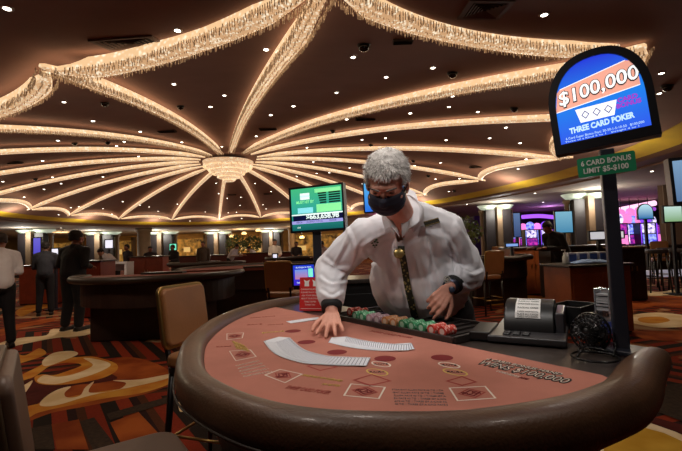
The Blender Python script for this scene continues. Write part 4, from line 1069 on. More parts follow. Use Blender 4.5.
def head(mb, c, R, s=1.0):
    def P(x, y, z): return V(c) + R @ V((x, y, z)) * s
    def E(p, r, q=None): mb.ell(P(*p), [k * s for k in r], R @ q if q else R, n=20, k=12)
    E((0, .016, .035), (.076, .096, .086)); E((0, -.028, -.020), (.064, .068, .088)); E((0, -.044, -.078), (.042, .040, .032))
    E((0, -.088, -.012), (.012, .020, .026)); E((0, -.102, -.026), (.015, .014, .011)); E((0, -.078, .026), (.050, .018, .012))
    E((0, -.092, -.058), (.024, .010, .006)); E((0, -.090, -.067), (.021, .011, .007))
    for q in (-1, 1):
        E((q * .030, -.078, .008), (.016, .012, .010)); E((q * .076, .008, -.012), (.010, .018, .031), Matrix.Rotation(q * .35, 3, 'Z')); E((q * .045, -.055, -.028), (.022, .024, .020)); E((q * .05, -.01, -.06), (.02, .04, .03))
def fold_fn(amp, sx=(7, 7, 3.2), seed=0.0, kb=.5):
    def fn(me):
        nr = [v.normal.copy() for v in me.vertices]
        for v, nv in zip(me.vertices, nr):
            p = v.co.copy(); q = V((p.x * sx[0] + seed, p.y * sx[1], p.z * sx[2]))
            q2 = V((p.x * sx[1] * .9 + p.z * 6, p.y * 5 - 3, p.z * sx[2] * 1.2 + p.x * 5 + seed))
            a = max(-.3, 1 - 3.6 * abs(noise.noise(q + noise.noise_vector(q * .7) * .6))); b = max(-.3, 1 - 4 * abs(noise.noise(q2 * 1.1)))
            v.co = p + nv * (amp * (.85 * a + kb * b) + amp * .15 * noise.noise(p * 30))
    return fn
def hair_mesh(parent, c, R, s, cut, mats, spikes=0, name='hair', vox=.008, full=1.0, seed=1):
    mb = MB(); mb.ell(V(c) + R @ V((0, .022, .040)) * s, (.086 * s, .102 * s, .086 * s * full), R, n=26, k=16); mb.ell(V(c) + R @ V((0, .05, -.01)) * s, (.076 * s, .066 * s, .075 * s), R, n=20, k=12)
    inv = R.inverted(); cc = V(c)
    def fn(me):
        bm = bmesh.new(); bm.from_mesh(me)
        dl_ = [v for v in bm.verts if cut(inv @ (v.co - cc) / s)]
        bmesh.ops.delete(bm, geom=dl_, context='VERTS')
        bm.normal_update()
        for v in bm.verts: v.co += v.normal * .004 * s * noise.noise(v.co * 55)
        bm.to_mesh(me); bm.free()
    h = voxel(mb, name, mats, parent, vox=vox, smooth=1, fn=fn)
    if spikes:
        rnd = random.Random(seed); me = h.data; M = WM[parent.name]; st = MB()
        polys = list(me.polygons)
        for _ in range(spikes):
            f = rnd.choice(polys); p = M @ f.center; nn = (M.to_3x3() @ f.normal).normalized(); l = inv @ (p - cc) / s
            comb = R @ V((l.x * 2, -.35, -.9 + l.z * 3)); d = (nn * .55 + comb.normalized() * .75 + V((rnd.uniform(-.35, .35), rnd.uniform(-.35, .35), rnd.uniform(-.35, .35)))).normalized()
            ln = rnd.uniform(.012, .024) * s; sd = d.cross(nn)
            if sd.length < .05: continue
            sd.normalize(); w_ = .0011 * s; p = p - nn * .002
            st.add([p + sd * w_, p - sd * w_, p + d * ln * .6 + sd * w_ * .7, p + d * ln * .6 - sd * w_ * .7, p + d * ln + nn * -.001], [(0, 1, 3, 2), (2, 3, 4)], rnd.choice([0, 0, 0, 1, 2, 2]))
        o = st.build('hair_strands', mats, h)
        o['kind'] = 'stuff'
    return h
m_skin = smat('skin_ruddy', (214, 150, 128), rough=.5, noise_amt=.07, noise_scale=14, bump=.1, bump_scale=120)
m_shirt = smat('white_shirt', (232, 232, 238), rough=.75, noise_amt=.015, noise_scale=8, sheen=.1); wrinkle(m_shirt, 4.5, .8, .02, (1, 1, .45))
m_trouser = smat('black_trousers', (22, 21, 24), rough=.8)
m_cuff = smat('black_cuff', (18, 18, 20), rough=.7)
m_mask = smat('navy_mask', (30, 32, 52), rough=.7)

dealer = thing('person', 'dealer in white shirt and dark face mask leaning over the table, hand on the cards', 'person', (.52, 2.28, 0))
BK = MB()
pel = V((.50, 2.26, .98)); bel = at(420, 277, 2.10); che = at(408, 236, 1.98); nck = V((.285, 1.85, 1.49)); hc_ = at(387, 183, 1.60)
shL, elL, wrL = at(447, 229, 1.97), at(468, 272, 2.06), at(450, 287, 1.88)
shR, elR, wrR = at(364, 236, 1.90), at(331, 268, 2.02), V((-.052, 1.80, 1.088))
BK.ell(pel, (.17, .13, .13)); BK.ell(bel, (.18, .15, .19)); BK.ell(che, (.15, .095, .13)); BK.cap(che, nck, .085, .066); BK.cap(nck + V((0, .03, -.03)), hc_ + V((.01, .03, -.03)), .062, .056)
BK.cap(shL, nck + V((.02, .05, -.02)), .05, .042); BK.cap(shR, nck + V((-.02, .05, -.03)), .048, .040)
for sh_, el_, wr_ in ((shL, elL, wrL), (shR, elR, wrR)): BK.cap(sh_, el_, .052, .042); BK.cap(el_, wr_, .042, .027)
for q, fx, fy in ((-1, .36, 2.36), (1, .66, 2.30)):
    hp = pel + V((q * .09, 0, -.04)); kn_ = V(((hp.x + fx) / 2, (hp.y + fy) / 2 - .02, .50)); an = V((fx, fy, .08))
    BK.cap(hp, kn_, .085, .056); BK.cap(kn_, an, .055, .038); BK.cap(an + V((0, .02, -.02)), an + V((-.03, -.13, -.04)), .036, .03)
Rh = Matrix.Rotation(math.radians(-18), 3, 'Z') @ Matrix.Rotation(math.radians(38), 3, 'X') @ Matrix.Rotation(math.radians(4), 3, 'Y')
head(BK, hc_, Rh, .98)
hand(BK, wrR + V((0, -.005, -.004)), (-.02, -1, -.33), (0, -.25, -1), curl=(.02, .06, .05, .05), thumb=-1, spread=.2, s=1.02, tcurl=.12)
tip_l = at(431, 313, 1.80)
hand(BK, wrL + V((-.01, -.01, -.008)), (tip_l - wrL) + V((.0, .0, .01)), (-.35, .75, -.55), curl=(.5, .75, .8, .85), thumb=1, spread=.05, s=1.02, tcurl=.35)
voxel(BK, 'body', m_skin, dealer, vox=.0045, smooth=2)
# shirt
SH = MB()
SH.ell(bel + V((0, 0, -.01)), (.245, .20, .235)); SH.ell(bel + V((0.02, .02, .10)), (.23, .17, .16)); SH.ell(che + V((0, .01, -.01)), (.215, .14, .17)); SH.cap(che + V((0, .03, .05)), nck + V((.0, .04, -.035)), .13, .082)
SH.cap(pel + V((0, -.04, .06)), bel, .14, .2)
SH.cap(shL + V((0, .01, 0)), nck + V((.05, .06, .0)), .082, .07); SH.cap(shR + V((.01, .01, 0)), nck + V((-.04, .05, -.03)), .075, .066)
SH.cap(shL, elL, .078, .080); SH.cap(elL + V((.0, .0, -.005)), wrL + (elL - wrL) * .38, .078, .060)
SH.cap(shR, elR, .082, .078); SH.cap(elR, wrR + (elR - wrR) * .30, .080, .062)
RhI = Rh.inverted()
SH.cap(che + V((.0, .03, -.02)), bel + V((0, .01, .02)), .165, .20)
FOLDS = [([(425,232),(432,262),(440,292)],.007),([(440,228),(449,255),(452,275)],.007),([(384,250),(388,275),(394,300)],.006),([(372,255),(376,280),(386,304)],.006),([(412,250),(420,275),(424,305)],.004),([(366,262),(374,287),(394,313)],.006),
 ([(350,232),(342,250),(330,270)],.008),([(358,240),(352,262),(338,282)],.008),([(322,258),(338,268),(354,266)],.008),([(318,276),(332,285),(350,280)],.008),([(319,291),(332,298),(345,291)],.007),([(345,224),(352,240),(356,256)],.006),
 ([(455,222),(466,240),(472,262)],.008),([(445,234),(456,255),(460,276)],.008),([(460,268),(472,275),(484,270)],.008),([(458,281),(470,289),(483,284)],.008),([(452,295),(462,300),(472,296)],.006),([(468,228),(476,248),(479,264)],.006),
 ([(418,203),(430,209),(446,215)],.005),([(385,234),(372,240),(360,248)],.006),([(396,262),(400,285),(404,308)],.004),([(432,240),(428,270),(434,300)],.005),([(362,250),(370,262),(384,270)],.005)]
def proj(p):
    d = p - V((0, 0, EYE)); return 341 + F * d.dot(rt) / d.dot(fw), 225.5 - F * d.dot(up) / d.dot(fw)
def sculpt(me):
    segs = []
    for pts, A in FOLDS:
        q = catmull([(x, y, 0) for x, y in pts], 4); segs.append((q, A, min(p.x for p in q) - 9, max(p.x for p in q) + 9, min(p.y for p in q) - 9, max(p.y for p in q) + 9))
    nr = [v.normal.copy() for v in me.vertices]
    for v, nv in zip(me.vertices, nr):
        if nv.dot(v.co - V((0, 0, EYE))) > 0: continue
        x, y = proj(v.co); h = 0
        for q, A, x0, x1, y0, y1 in segs:
            if not (x0 < x < x1 and y0 < y < y1): continue
            best = 1e9; n = len(q)
            for i in range(n - 1):
                a, b = q[i], q[i + 1]; dx, dy = b.x - a.x, b.y - a.y; t_ = max(0, min(1, ((x - a.x) * dx + (y - a.y) * dy) / (dx * dx + dy * dy))); ex, ey = x - a.x - dx * t_, y - a.y - dy * t_; dd = math.hypot(ex, ey)
                if dd < abs(best): best = dd * (1 if ex * dy - ey * dx > 0 else -1); tt = (i + t_) / (n - 1)
            en = math.sin(PI * min(1, max(0, tt))) ** .5 if 0 < tt < 1 else 0
            h += A * en * (math.exp(-(best / 1.9) ** 2) - .75 * math.exp(-((best - 3.4) / 1.8) ** 2))
        v.co = v.co + nv * h
def shirt_fn(me):
    fold_fn(.006, (8, 6, 1.7), 3.1, .28)(me); sculpt(me)
    bm = bmesh.new(); bm.from_mesh(me); bmesh.ops.recalc_face_normals(bm, faces=bm.faces)
    # open collar: a V below the chin, and the neck hole
    dl_ = []
    v0 = at(404, 250, 1.80); 
    for v in bm.verts:
        x = F * 0 + v.co.x; p = v.co
        t_ = (p.z - (nck.z - .135)) / .15
        if t_ > 0 and p.y < nck.y + .005 and abs(p.x - (nck.x - .037 + .012 * (1 - t_))) < .006 + .030 * t_: dl_.append(v)
        elif (p - (nck + V((-.005, .0, .075)))).length < .066: dl_.append(v)
    bmesh.ops.delete(bm, geom=dl_, context='VERTS'); bm.to_mesh(me); bm.free()
shirt = voxel(SH, 'shirt', m_shirt, dealer, vox=.0065, smooth=4, fn=shirt_fn)
md = shirt.modifiers.new('thick', 'SOLIDIFY'); md.thickness = .003; md.offset = -1
# trousers and shoes
TR = MB(); TR.ell(pel + V((0, .02, -.03)), (.20, .165, .16)); TR.cap(pel + V((0, 0, .02)), bel + V((.03, .1, -.12)), .185, .17)
for q, fx, fy in ((-1, .36, 2.36), (1, .66, 2.30)):
    hp = pel + V((q * .09, 0, -.06)); kn_ = V(((hp.x + fx) / 2, (hp.y + fy) / 2 - .02, .50)); TR.cap(hp, kn_, .115, .085); TR.cap(kn_, V((fx, fy, .15)), .085, .066)
voxel(TR, 'trousers', m_trouser, dealer, vox=.012, smooth=3, fn=fold_fn(.006, (6, 6, 3), 9))
for q, fx, fy in ((-1, .36, 2.36), (1, .66, 2.30)):
    mb = MB(); mb.cap((fx, fy + .03, .048), (fx - .03, fy - .15, .042), .046, .042); mb.box((fx - .015, fy - .06, .012), (.09, .28, .024)); voxel(mb, 'shoe', m_black, dealer, vox=.01, smooth=2)
# cuffs, watch and their emblem
mb = MB(); a = wrR + (elR - wrR) * .04; b = wrR + (elR - wrR) * .27; mb.tube([a, a.lerp(b, .3), a.lerp(b, .7), b], [.043, .045, .047, .05], 22, sy=.9); mb.build('cuff', m_cuff, dealer, smooth=True)
mb = MB(); a = wrL + (elL - wrL) * .10; b = wrL + (elL - wrL) * .42; mb.tube([a, a.lerp(b, .3), a.lerp(b, .7), b], [.044, .046, .049, .053], 22, sy=.95); cf = mb.build('cuff', m_cuff, dealer, smooth=True)
Mc = frame(at(447, 279.5, 1.87), .5, .3); mb = MB(Mc)
ptsC = [(.016 * math.cos(q), .016 * math.sin(q)) for q in [2 * PI * i / 18 for i in range(18)]]; mb.add([(a, b, 0) for a, b in ptsC] + [(a * .74, b * .74, 0) for a, b in ptsC], [(i, (i + 1) % 18, 18 + (i + 1) % 18, 18 + i) for i in range(18)])
mb.prism([(-.009, -.008), (-.003, -.004), (0, -.009), (.006, -.006), (.009, 0), (.005, .007), (0, .004), (-.006, .008)], (0, 0, 0), XL, YL, ZL, 0, .001); mb.build('cuff_emblem', smat('emblem_silver', (190, 192, 180), rough=.5), cf)
mb = MB(); d_ = (elL - wrL).normalized(); mb.tube([wrL + d_ * .002, wrL + d_ * .022], .036, 20); wt = mb.build('watch', smat('watch_steel', (90, 96, 112), rough=.3, metal=.8), dealer, smooth=True)
q_ = at(452, 289.5, 1.845); mb = MB(); mb.lathe(q_, [(.012, -.003), (.014, 0), (.012, .003), (.001, .0035)], 18, V((0, -1, .2)).to_track_quat('Z', 'Y').to_matrix()); mb.build('watch_face', smat('watch_glass', (60, 70, 90), rough=.15), wt, smooth=True)
# collar flaps, placket, lanyard, badge, emblem
from mathutils.bvhtree import BVHTree
def surf_bvh(o):
    me = o.data; M = WM[dealer.name]; return BVHTree.FromPolygons([M @ v.co for v in me.vertices], [tuple(p.vertices) for p in me.polygons])
bv = surf_bvh(shirt)
def on_shirt(x, y, lift=.004):
    r = ray(x, y).normalized(); h = bv.ray_cast(V((0, 0, EYE)), r); return (h[0] + h[1] * (lift if h[1].dot(r) < 0 else -lift), h[1] if h[1].dot(r) < 0 else -h[1]) if h[0] is not None else (None, None)
def ribbon(pts, wd, m, name, lift=.006, parent=dealer, th=.003):
    P = []; Nn = []
    for i in range(len(pts) - 1):
        for k in range(6):
            t_ = k / 6; x = pts[i][0] * (1 - t_) + pts[i + 1][0] * t_; y = pts[i][1] * (1 - t_) + pts[i + 1][1] * t_
            p, n_ = on_shirt(x, y, lift)
            if p is not None: P.append(p); Nn.append(n_)
    for _ in range(3): P = [P[0]] + [(P[i - 1] + P[i] * 2 + P[i + 1]) / 4 for i in range(1, len(P) - 1)] + [P[-1]]
    mb = MB(); vs = []
    for i, p in enumerate(P):
        tg = (P[min(i + 1, len(P) - 1)] - P[max(i - 1, 0)]).normalized(); n_ = V((-.1, -1, .25)).normalized(); s_ = tg.cross(n_).normalized()
        for a, b in ((-1, 0), (1, 0), (1, th), (-1, th)): vs.append(p + s_ * a * wd / 2 + n_ * b)
    fs = [(i * 4 + j, i * 4 + (j + 1) % 4, (i + 1) * 4 + (j + 1) % 4, (i + 1) * 4 + j) for i in range(len(P) - 1) for j in range(4)]
    mb.add(vs, fs + [(0, 1, 2, 3), tuple(range(len(vs) - 4, len(vs)))]); return mb.build(name, m, parent, smooth=False), P
m_lan = D2.materials.new('lanyard_pattern'); m_lan.use_nodes = True; nt = m_lan.node_tree; tc = nt.nodes.new('ShaderNodeTexCoord'); vo = nt.nodes.new('ShaderNodeTexVoronoi'); vo.inputs['Scale'].default_value = 70
rp = nt.nodes.new('ShaderNodeValToRGB'); rp.color_ramp.elements[0].color = (*lin((150, 138, 84)), 1); rp.color_ramp.elements[1].color = (*lin((34, 36, 26)), 1); rp.color_ramp.elements[0].position = .3; rp.color_ramp.elements[1].position = .45
nt.links.new(tc.outputs['Object'], vo.inputs['Vector']); nt.links.new(vo.outputs['Distance'], rp.inputs['Fac']); nt.links.new(rp.outputs['Color'], nt.nodes['Principled BSDF'].inputs['Base Color']); nt.nodes['Principled BSDF'].inputs['Roughness'].default_value = .6
lan, LP = ribbon([(400, 238), (401, 250), (405, 268), (409, 290), (413, 308), (416, 319)], .030, m_lan, 'patterned_tie', .010)
p, n_ = on_shirt(398, 252, .018)
mb = MB(); mb.lathe(p, [(.001, -.002), (.021, -.002), (.023, 0), (.02, .003), (.001, .004)], 20, V((-.1, -1, .2)).to_track_quat('Z', 'Y').to_matrix()); mb.build('round_medal', smat('medal_gold', (176, 158, 100), rough=.35, metal=.7), dealer, smooth=True)
def flap(pts, name, m, lift=.010, th=.004):
    P = []
    for x, y, l in pts:
        p, n_ = on_shirt(x, y, l); P.append(p if p is not None else at(x, y, 1.80))
    mb = MB(); k = len(P); d = V((-.05, -1, .2)).normalized() * th
    c = sum(P, V()) / k + d * .8
    mb.add(P + [q + d for q in P] + [c + d], [(i, (i + 1) % k, k + (i + 1) % k, k + i) for i in range(k)] + [(k + i, k + (i + 1) % k, 2 * k) for i in range(k)] + [tuple(range(k))[::-1]])
    return mb.build(name, m, dealer, bevel=.0015)
m_shadowcol = m_shirt
def flap3(pts, name):
    P = [at(x, y, Y) for x, y, Y in pts]; k = len(P); d = V((-.05, -1, .2)).normalized() * .005; c = sum(P, V()) / k + d * 1.6
    mb = MB(); mb.add(P + [q + d for q in P] + [c + d], [(i, (i + 1) % k, k + (i + 1) % k, k + i) for i in range(k)] + [(k + i, k + (i + 1) % k, 2 * k) for i in range(k)] + [tuple(range(k))[::-1]])
    o = mb.build(name, m_shirt, dealer, bevel=.002); return o
flap3([(379, 207, 1.80), (382, 219, 1.75), (385, 231, 1.74), (391, 226, 1.735), (400, 238, 1.735), (396, 226, 1.745), (388, 214, 1.77)], 'collar_flap')
flap3([(409, 189, 1.86), (404, 208, 1.80), (401, 224, 1.755), (402, 238, 1.74), (409, 229, 1.735), (419, 222, 1.75), (420, 206, 1.80), (415, 192, 1.86)], 'collar_flap')
def plate_on(x, y, w_, h_, m, name, rot=0, lift=.012, th=.004):
    p, n_ = on_shirt(x, y, lift); Z = V((-.05, -1, .25)).normalized(); X = Matrix.Rotation(rot, 3, Z) @ V((1, -.05, 0)).normalized(); Y = Z.cross(X)
    Mx_ = Matrix(((X.x, Y.x, Z.x, p.x), (X.y, Y.y, Z.y, p.y), (X.z, Y.z, Z.z, p.z), (0, 0, 0, 1))); mb = MB(Mx_); mb.box((0, 0, 0), (w_, h_, th)); return mb.build(name, m, dealer, bevel=.001), Mx_
bd, Mbd = plate_on(428, 221.5, .068, .024, smat('badge_black', (34, 32, 24), rough=.3), 'name_badge', rot=.25, lift=.034)
mb = MB(Mbd); mb.box((0, .009, .003), (.064, .0015, .001)); mb.box((0, -.009, .003), (.064, .0015, .001)); mb.build('badge_border', smat('badge_gold', (176, 150, 84), rough=.4, metal=.6), bd)
m_em = smat('emblem_green', (60, 82, 66), rough=.8)
p, n_ = on_shirt(374, 241, .006); Z = V((-.2, -1, .2)).normalized(); X = V((1, -.2, 0)).normalized(); Y = Z.cross(X); Me_ = Matrix(((X.x, Y.x, Z.x, p.x), (X.y, Y.y, Z.y, p.y), (X.z, Y.z, Z.z, p.z), (0, 0, 0, 1)))
mb = MB(Me_)
for a, b, r_ in ((-.012, .008, .008), (-.004, .012, .008), (.006, .01, .008), (.0, .002, .007), (-.012, -.004, .006), (.012, -.002, .006), (-.006, -.014, .006), (.006, -.014, .006), (0, -.022, .004)):
    mb.ell((a, b, 0), (r_, r_ * .7, .003), n=8, k=5)
mb.build('embroidered_emblem', m_em, dealer, smooth=True)
for i, (x, y) in enumerate([(406, 262), (410, 285), (414, 305)]):
    pass
# sleeve pocket line and pen
ribbon([(420, 227), (432, 224), (441, 221)], .006, smat('seam_grey', (196, 196, 204), rough=.8), 'pocket_hem', .004)
axn = (hc_ - nck).normalized(); ca_ = nck + axn * .028; qa = axn.to_track_quat('Z', 'Y').to_matrix(); fdir = (at(401, 236, 1.72) - ca_); fdir = (fdir - axn * fdir.dot(axn)).normalized(); sdr = axn.cross(fdir)
mb = MB(); vs = []; nb = 40
for i in range(nb + 1):
    q = math.radians(22) + math.radians(316) * i / nb; d = fdir * math.cos(q) * .084 + sdr * math.sin(q) * .078
    for rr_, hh in ((1.0, -.03), (1.08, -.028), (1.0, .02), (.93, .018)): vs.append(ca_ + d * rr_ + axn * hh)
mb.add(vs, [(i * 4 + a, i * 4 + b, i * 4 + 4 + b, i * 4 + 4 + a) for i in range(nb) for a, b in ((0, 1), (1, 2), (2, 3), (3, 0))] + [(0, 1, 2, 3), tuple(range(nb * 4, nb * 4 + 4))]); mb.build('collar_band', m_shirt, dealer, smooth=True)
# mask and hair
mb = MB(); mb.ell(hc_ + Rh @ V((0, -.036, -.046)), (.073, .076, .064), Rh, n=26, k=16); mb.cap(hc_ + Rh @ V((0, -.088, -.002)), hc_ + Rh @ V((0, -.104, -.03)), .016, .018)
def mk_fn(me):
    bm = bmesh.new(); bm.from_mesh(me)
    dl_ = [v for v in bm.verts if (RhI @ (v.co - hc_)).y > -.020 or (RhI @ (v.co - hc_)).z > .000]
    bmesh.ops.delete(bm, geom=dl_, context='VERTS')
    for v in bm.verts:
        l = RhI @ (v.co - hc_); v.co += v.normal * .0012 * math.sin(l.z * 320)
    bm.to_mesh(me); bm.free()
mk_ = voxel(mb, 'face_mask', m_mask, dealer, vox=.005, smooth=2, fn=mk_fn); sd_ = mk_.modifiers.new('t', 'SOLIDIFY'); sd_.thickness = .002
for q in (-1, 1):
    mb = MB(); mb.tube([hc_ + Rh @ V((q * .062, -.03, -.03)), hc_ + Rh @ V((q * .078, -.008, -.005)), hc_ + Rh @ V((q * .08, .02, .0)), hc_ + Rh @ V((q * .077, .022, -.03)), hc_ + Rh @ V((q * .06, -.02, -.065))], .0015, 6); mb.build('ear_loop', m_mask, mk_, smooth=True)
hm = [smat('hair_silver', (214, 210, 206), rough=.55), smat('hair_grey', (128, 120, 116), rough=.6), smat('hair_white', (232, 228, 224), rough=.5)]
hair_mesh(dealer, hc_, Rh, .99, lambda l: (l.y < -.045 and l.z < .052 + .2 * (l.y + .1) ) or (l.y < -.0 and l.z < .012 and True) or l.z < -.055 or (abs(l.x) > .062 and l.y < .03 and l.z < -.005), hm, spikes=9000, vox=.006, full=1.02)
for q in (-1, 1):  # brows and eyes are darkened in their colour for the shaded face
    mb = MB(); a = hc_ + Rh @ V((q * .016, -.100, .024)); b = hc_ + Rh @ V((q * .048, -.083, .026)); mb.cap(a, b, .004, .003, n=8); mb.build('eyebrow', smat('brow_grey', (96, 84, 78), rough=.7), dealer, smooth=True)
    mb = MB(); mb.ell(hc_ + Rh @ V((q * .030, -.0865, .008)), (.009, .005, .0035), Rh, n=12, k=8); mb.build('eye', smat('eye_shaded', (120, 96, 88), rough=.3), dealer, smooth=True)

# people further back: one skin, with clothes, hair and shoes of their own
def person(loc, yaw, label, shirt_c, trouser_c, hair_c, skin_c, h=1.75, lean=0, arms='down', turn=0, group=None, long_hair=False, vox=.014, bulk=1.0):
    t = thing('person', label, 'person', loc, yaw, group); M = WM[t.name] @ Matrix.Scale(h / 1.75, 4) @ Matrix.Diagonal((bulk, bulk, 1, 1))
    nmk = '_%d_%d_%d'
    ms = smat('skin' + nmk % skin_c, skin_c, rough=.55); mt = smat('shirt' + nmk % shirt_c, shirt_c, rough=.8); mr = smat('cloth' + nmk % trouser_c, trouser_c, rough=.85); mh = smat('hair' + nmk % hair_c, hair_c, rough=.7)
    Lm = Matrix.Translation((0, 0, .95)) @ Matrix.Rotation(lean, 4, 'X') @ Matrix.Translation((0, 0, -.95))     # forward is -Y
    def u(x, y, z): return Lm @ V((x, y, z))
    ch = u(0, 0, 1.28); nk = u(0, .01, 1.47); hd = u(0, -.015, 1.62); pv = V((0, 0, .95))
    b = MB(M); b.ell(pv, (.16, .11, .13)); b.cap(pv, ch, .12, .13); b.ell(ch, (.165, .105, .15)); b.cap(ch, nk, .08, .055); b.cap(nk, hd, .052, .05)
    sl = MB(M); sl.ell(u(0, 0, 1.28), (.195, .13, .19)); sl.cap(u(0, 0, 1.0), u(0, 0, 1.25), .165, .155); sl.cap(u(0, .01, 1.38), u(0, .01, 1.46), .1, .07)
    tr = MB(M); tr.ell((0, 0, .93), (.185, .135, .13))
    for q in (-1, 1):
        s0 = u(q * .185, 0, 1.40)
        if arms == 'down': e0, w0 = u(q * .235, .02, 1.13), u(q * .23, -.06, .90)
        elif arms == 'forward': e0, w0 = u(q * .22, -.07, 1.14), V((q * .15, lean * -.55 - .33, 1.10))
        elif arms == 'wide': e0, w0 = u(q * .33, -.05, 1.18), u(q * .42, -.22, 1.12)
        else: e0, w0 = u(q * .22, .03, 1.14), u(q * .10, -.2, 1.12)
        b.cap(s0, e0, .048, .038); b.cap(e0, w0, .038, .026); hand(b, w0, (w0 - e0), u(0, -1, 0) - u(0, 0, 0) if arms == 'down' else V((0, 0, -1)), curl=(.35,) * 4, thumb=q * -1, spread=.1)
        b.cap(s0, u(q * .06, .01, 1.44), .05, .05)
        sl.cap(s0, e0, .068, .056); sl.cap(e0, w0 + (e0 - w0) * .15, .055, .042); sl.cap(s0, u(q * .06, .01, 1.44), .066, .062)
        k_ = V((q * .10, -.02, .50)); a_ = V((q * .12, .02, .09)); b.cap((q * .085, 0, .9), k_, .08, .055); b.cap(k_, a_, .052, .036); b.cap(a_, a_ + V((0, -.12, -.05)), .035, .028)
        tr.cap((q * .085, 0, .9), k_, .10, .078); tr.cap(k_, a_ + V((0, 0, .03)), .076, .062)
        s_ = MB(M); s_.cap((q * .12, .05, .045), (q * .12, -.14, .038), .045, .038, flat=1.0); s_.box((q * .12, -.045, .012), (.085, .27, .022)); voxel(s_, 'shoe', m_black, t, vox=.016, smooth=1)
    Rr = (M.to_3x3().normalized() @ Lm.to_3x3() @ Matrix.Rotation(turn, 3, 'Z')).normalized()
    head(b, hd, Lm.to_3x3() @ Matrix.Rotation(turn, 3, 'Z'), 1.0)
    voxel(b, 'body', ms, t, vox=vox * .75, smooth=2); voxel(sl, 'shirt', mt, t, vox=vox, smooth=3, fn=fold_fn(.005, (6, 6, 3), loc[0])); voxel(tr, 'trousers', mr, t, vox=vox, smooth=3)
    hair_mesh(t, M @ hd, Rr, h / 1.75 * (1 + (bulk - 1) * 1.0), (lambda l: (l.y < -.04 and l.z < .05) or (l.y < 0 and l.z < .01) or l.z < (-.09 if long_hair else -.045)), mh, 0, vox=.012)
    return t
def fl_(px, Y): p = at(px, 300, Y); return (p.x, p.y, 0)
BLK, DK, WH = (22, 22, 28), (28, 24, 24), (214, 212, 220)
person(fl_(73, 7.6), PI - .25, 'man in a black suit seen from behind, standing left of the dark empty table', BLK, BLK, DK, (150, 100, 80), 1.8, .08, 'bent', bulk=1.22)
person(fl_(45, 9.6), PI + .5, 'man in a dark grey shirt left of the man in black', (40, 43, 54), (22, 22, 30), DK, (120, 84, 66), 1.7, .15, 'forward')
person(fl_(1, 6.3), PI + .9, 'man in a white shirt with his back turned at the left photo edge', (222, 220, 226), BLK, (50, 40, 36), (170, 120, 96), 1.74, .05, 'bent')
person(fl_(117, 13.4), -1.35, 'person in a white shirt bending over the white desk', WH, BLK, DK, (170, 120, 96), 1.72, .75, 'forward')
person(fl_(129, 15.6), -.5, 'person in a black top directly behind the bending person in white', (36, 30, 40), BLK, DK, (150, 100, 80), 1.68, .1, 'down')
person(fl_(204, 17), .2, 'standing person in grey-brown clothes left of the mid background column', (86, 76, 68), (60, 54, 50), DK, (160, 110, 90), 1.72, 0, 'down')
person(fl_(231, 19), 1.2, 'person in a white shirt bending left, right of the mid background column', WH, BLK, DK, (170, 120, 96), 1.7, .6, 'forward')
person(fl_(258, 21.5), -1.2, 'person in a white shirt with rounded back left of the far dealer in white', WH, BLK, DK, (170, 120, 96), 1.62, .7, 'forward')
person(fl_(276, 16.5), .3, 'person in a white shirt standing behind the dark red tables left of the jackpot screen', (224, 216, 206), BLK, DK, (180, 130, 104), 1.7, .15, 'forward')
person(fl_(298, 18), 0, 'person in a dark top behind the lower left corner of the jackpot screen', (44, 40, 48), BLK, DK, (150, 106, 86), 1.6, .1, 'forward')
person(fl_(330, 14), -.9, "person in a white and pink top between the jackpot screen pole and the dealer's sleeve", (216, 200, 206), BLK, DK, (170, 120, 96), 1.6, .45, 'forward')
person(fl_(566, 9.0), -1.2, "dealer in a black shirt leaning left over the orange wood podium", (20, 19, 24), BLK, DK, (150, 96, 76), 1.86, .6, 'forward')
person(fl_(151, 15.5), .3, 'person in a dark top in front of the cream column', (48, 44, 52), BLK, DK, (150, 106, 86), 1.58, .1, 'forward')
person(fl_(176, 15.5), -.4, 'person in black beside the small green screen at the background table', (30, 28, 34), BLK, DK, (150, 106, 86), 1.62, .2, 'forward')
# ------------------------------------------------------------------ walls of the hall
m_wall = smat('wall_brown', (96, 72, 54), rough=.85, noise_amt=.1, noise_scale=.6)
m_wallg = smat('wall_gold', (170, 124, 62), rough=.7, noise_amt=.35, noise_scale=1.1)
CEILZ = EYE + .502 * S
def wall(name, a, b, m, h=CEILZ): 
    a, b = V((*a, 0)), V((*b, 0)); d = (b - a).normalized(); n_ = V((-d.y, d.x, 0)) * .1
    mb = MB(); mb.add([a, b, b + n_ * 2, a + n_ * 2, a + V((0, 0, h)), b + V((0, 0, h)), b + n_ * 2 + V((0, 0, h)), a + n_ * 2 + V((0, 0, h))], [(0, 1, 2, 3), (4, 5, 6, 7), (0, 1, 5, 4), (1, 2, 6, 5), (2, 3, 7, 6), (3, 0, 4, 7)])
    return struct(mb.build(name, m))
wall('wall_back', (-44, 44), (9.5, 44), m_wallg)
wall('wall_left', (-44, -3), (-44, 44), m_wall)
wall('wall_front', (39, -3), (-44, -3), m_wall)
wall('wall_right', (39, 30), (39, -3), m_wall)
a = at(661, 240, 15); b = at(720, 240, 13)
wall('wall_side', (a.x + 11.8, a.y + 14), (a.x, a.y), m_wall); wall('wall_side', (b.x + 6, b.y - 1), (a.x + .15, a.y), m_wall)
m_purple = smat('wall_purple', (66, 36, 96), rough=.7)
wall('wall_slots', (9.5, 44), (9.5, 30), m_purple); wall('wall_slots', (39, 30.0), (9.5, 30.0), m_purple)

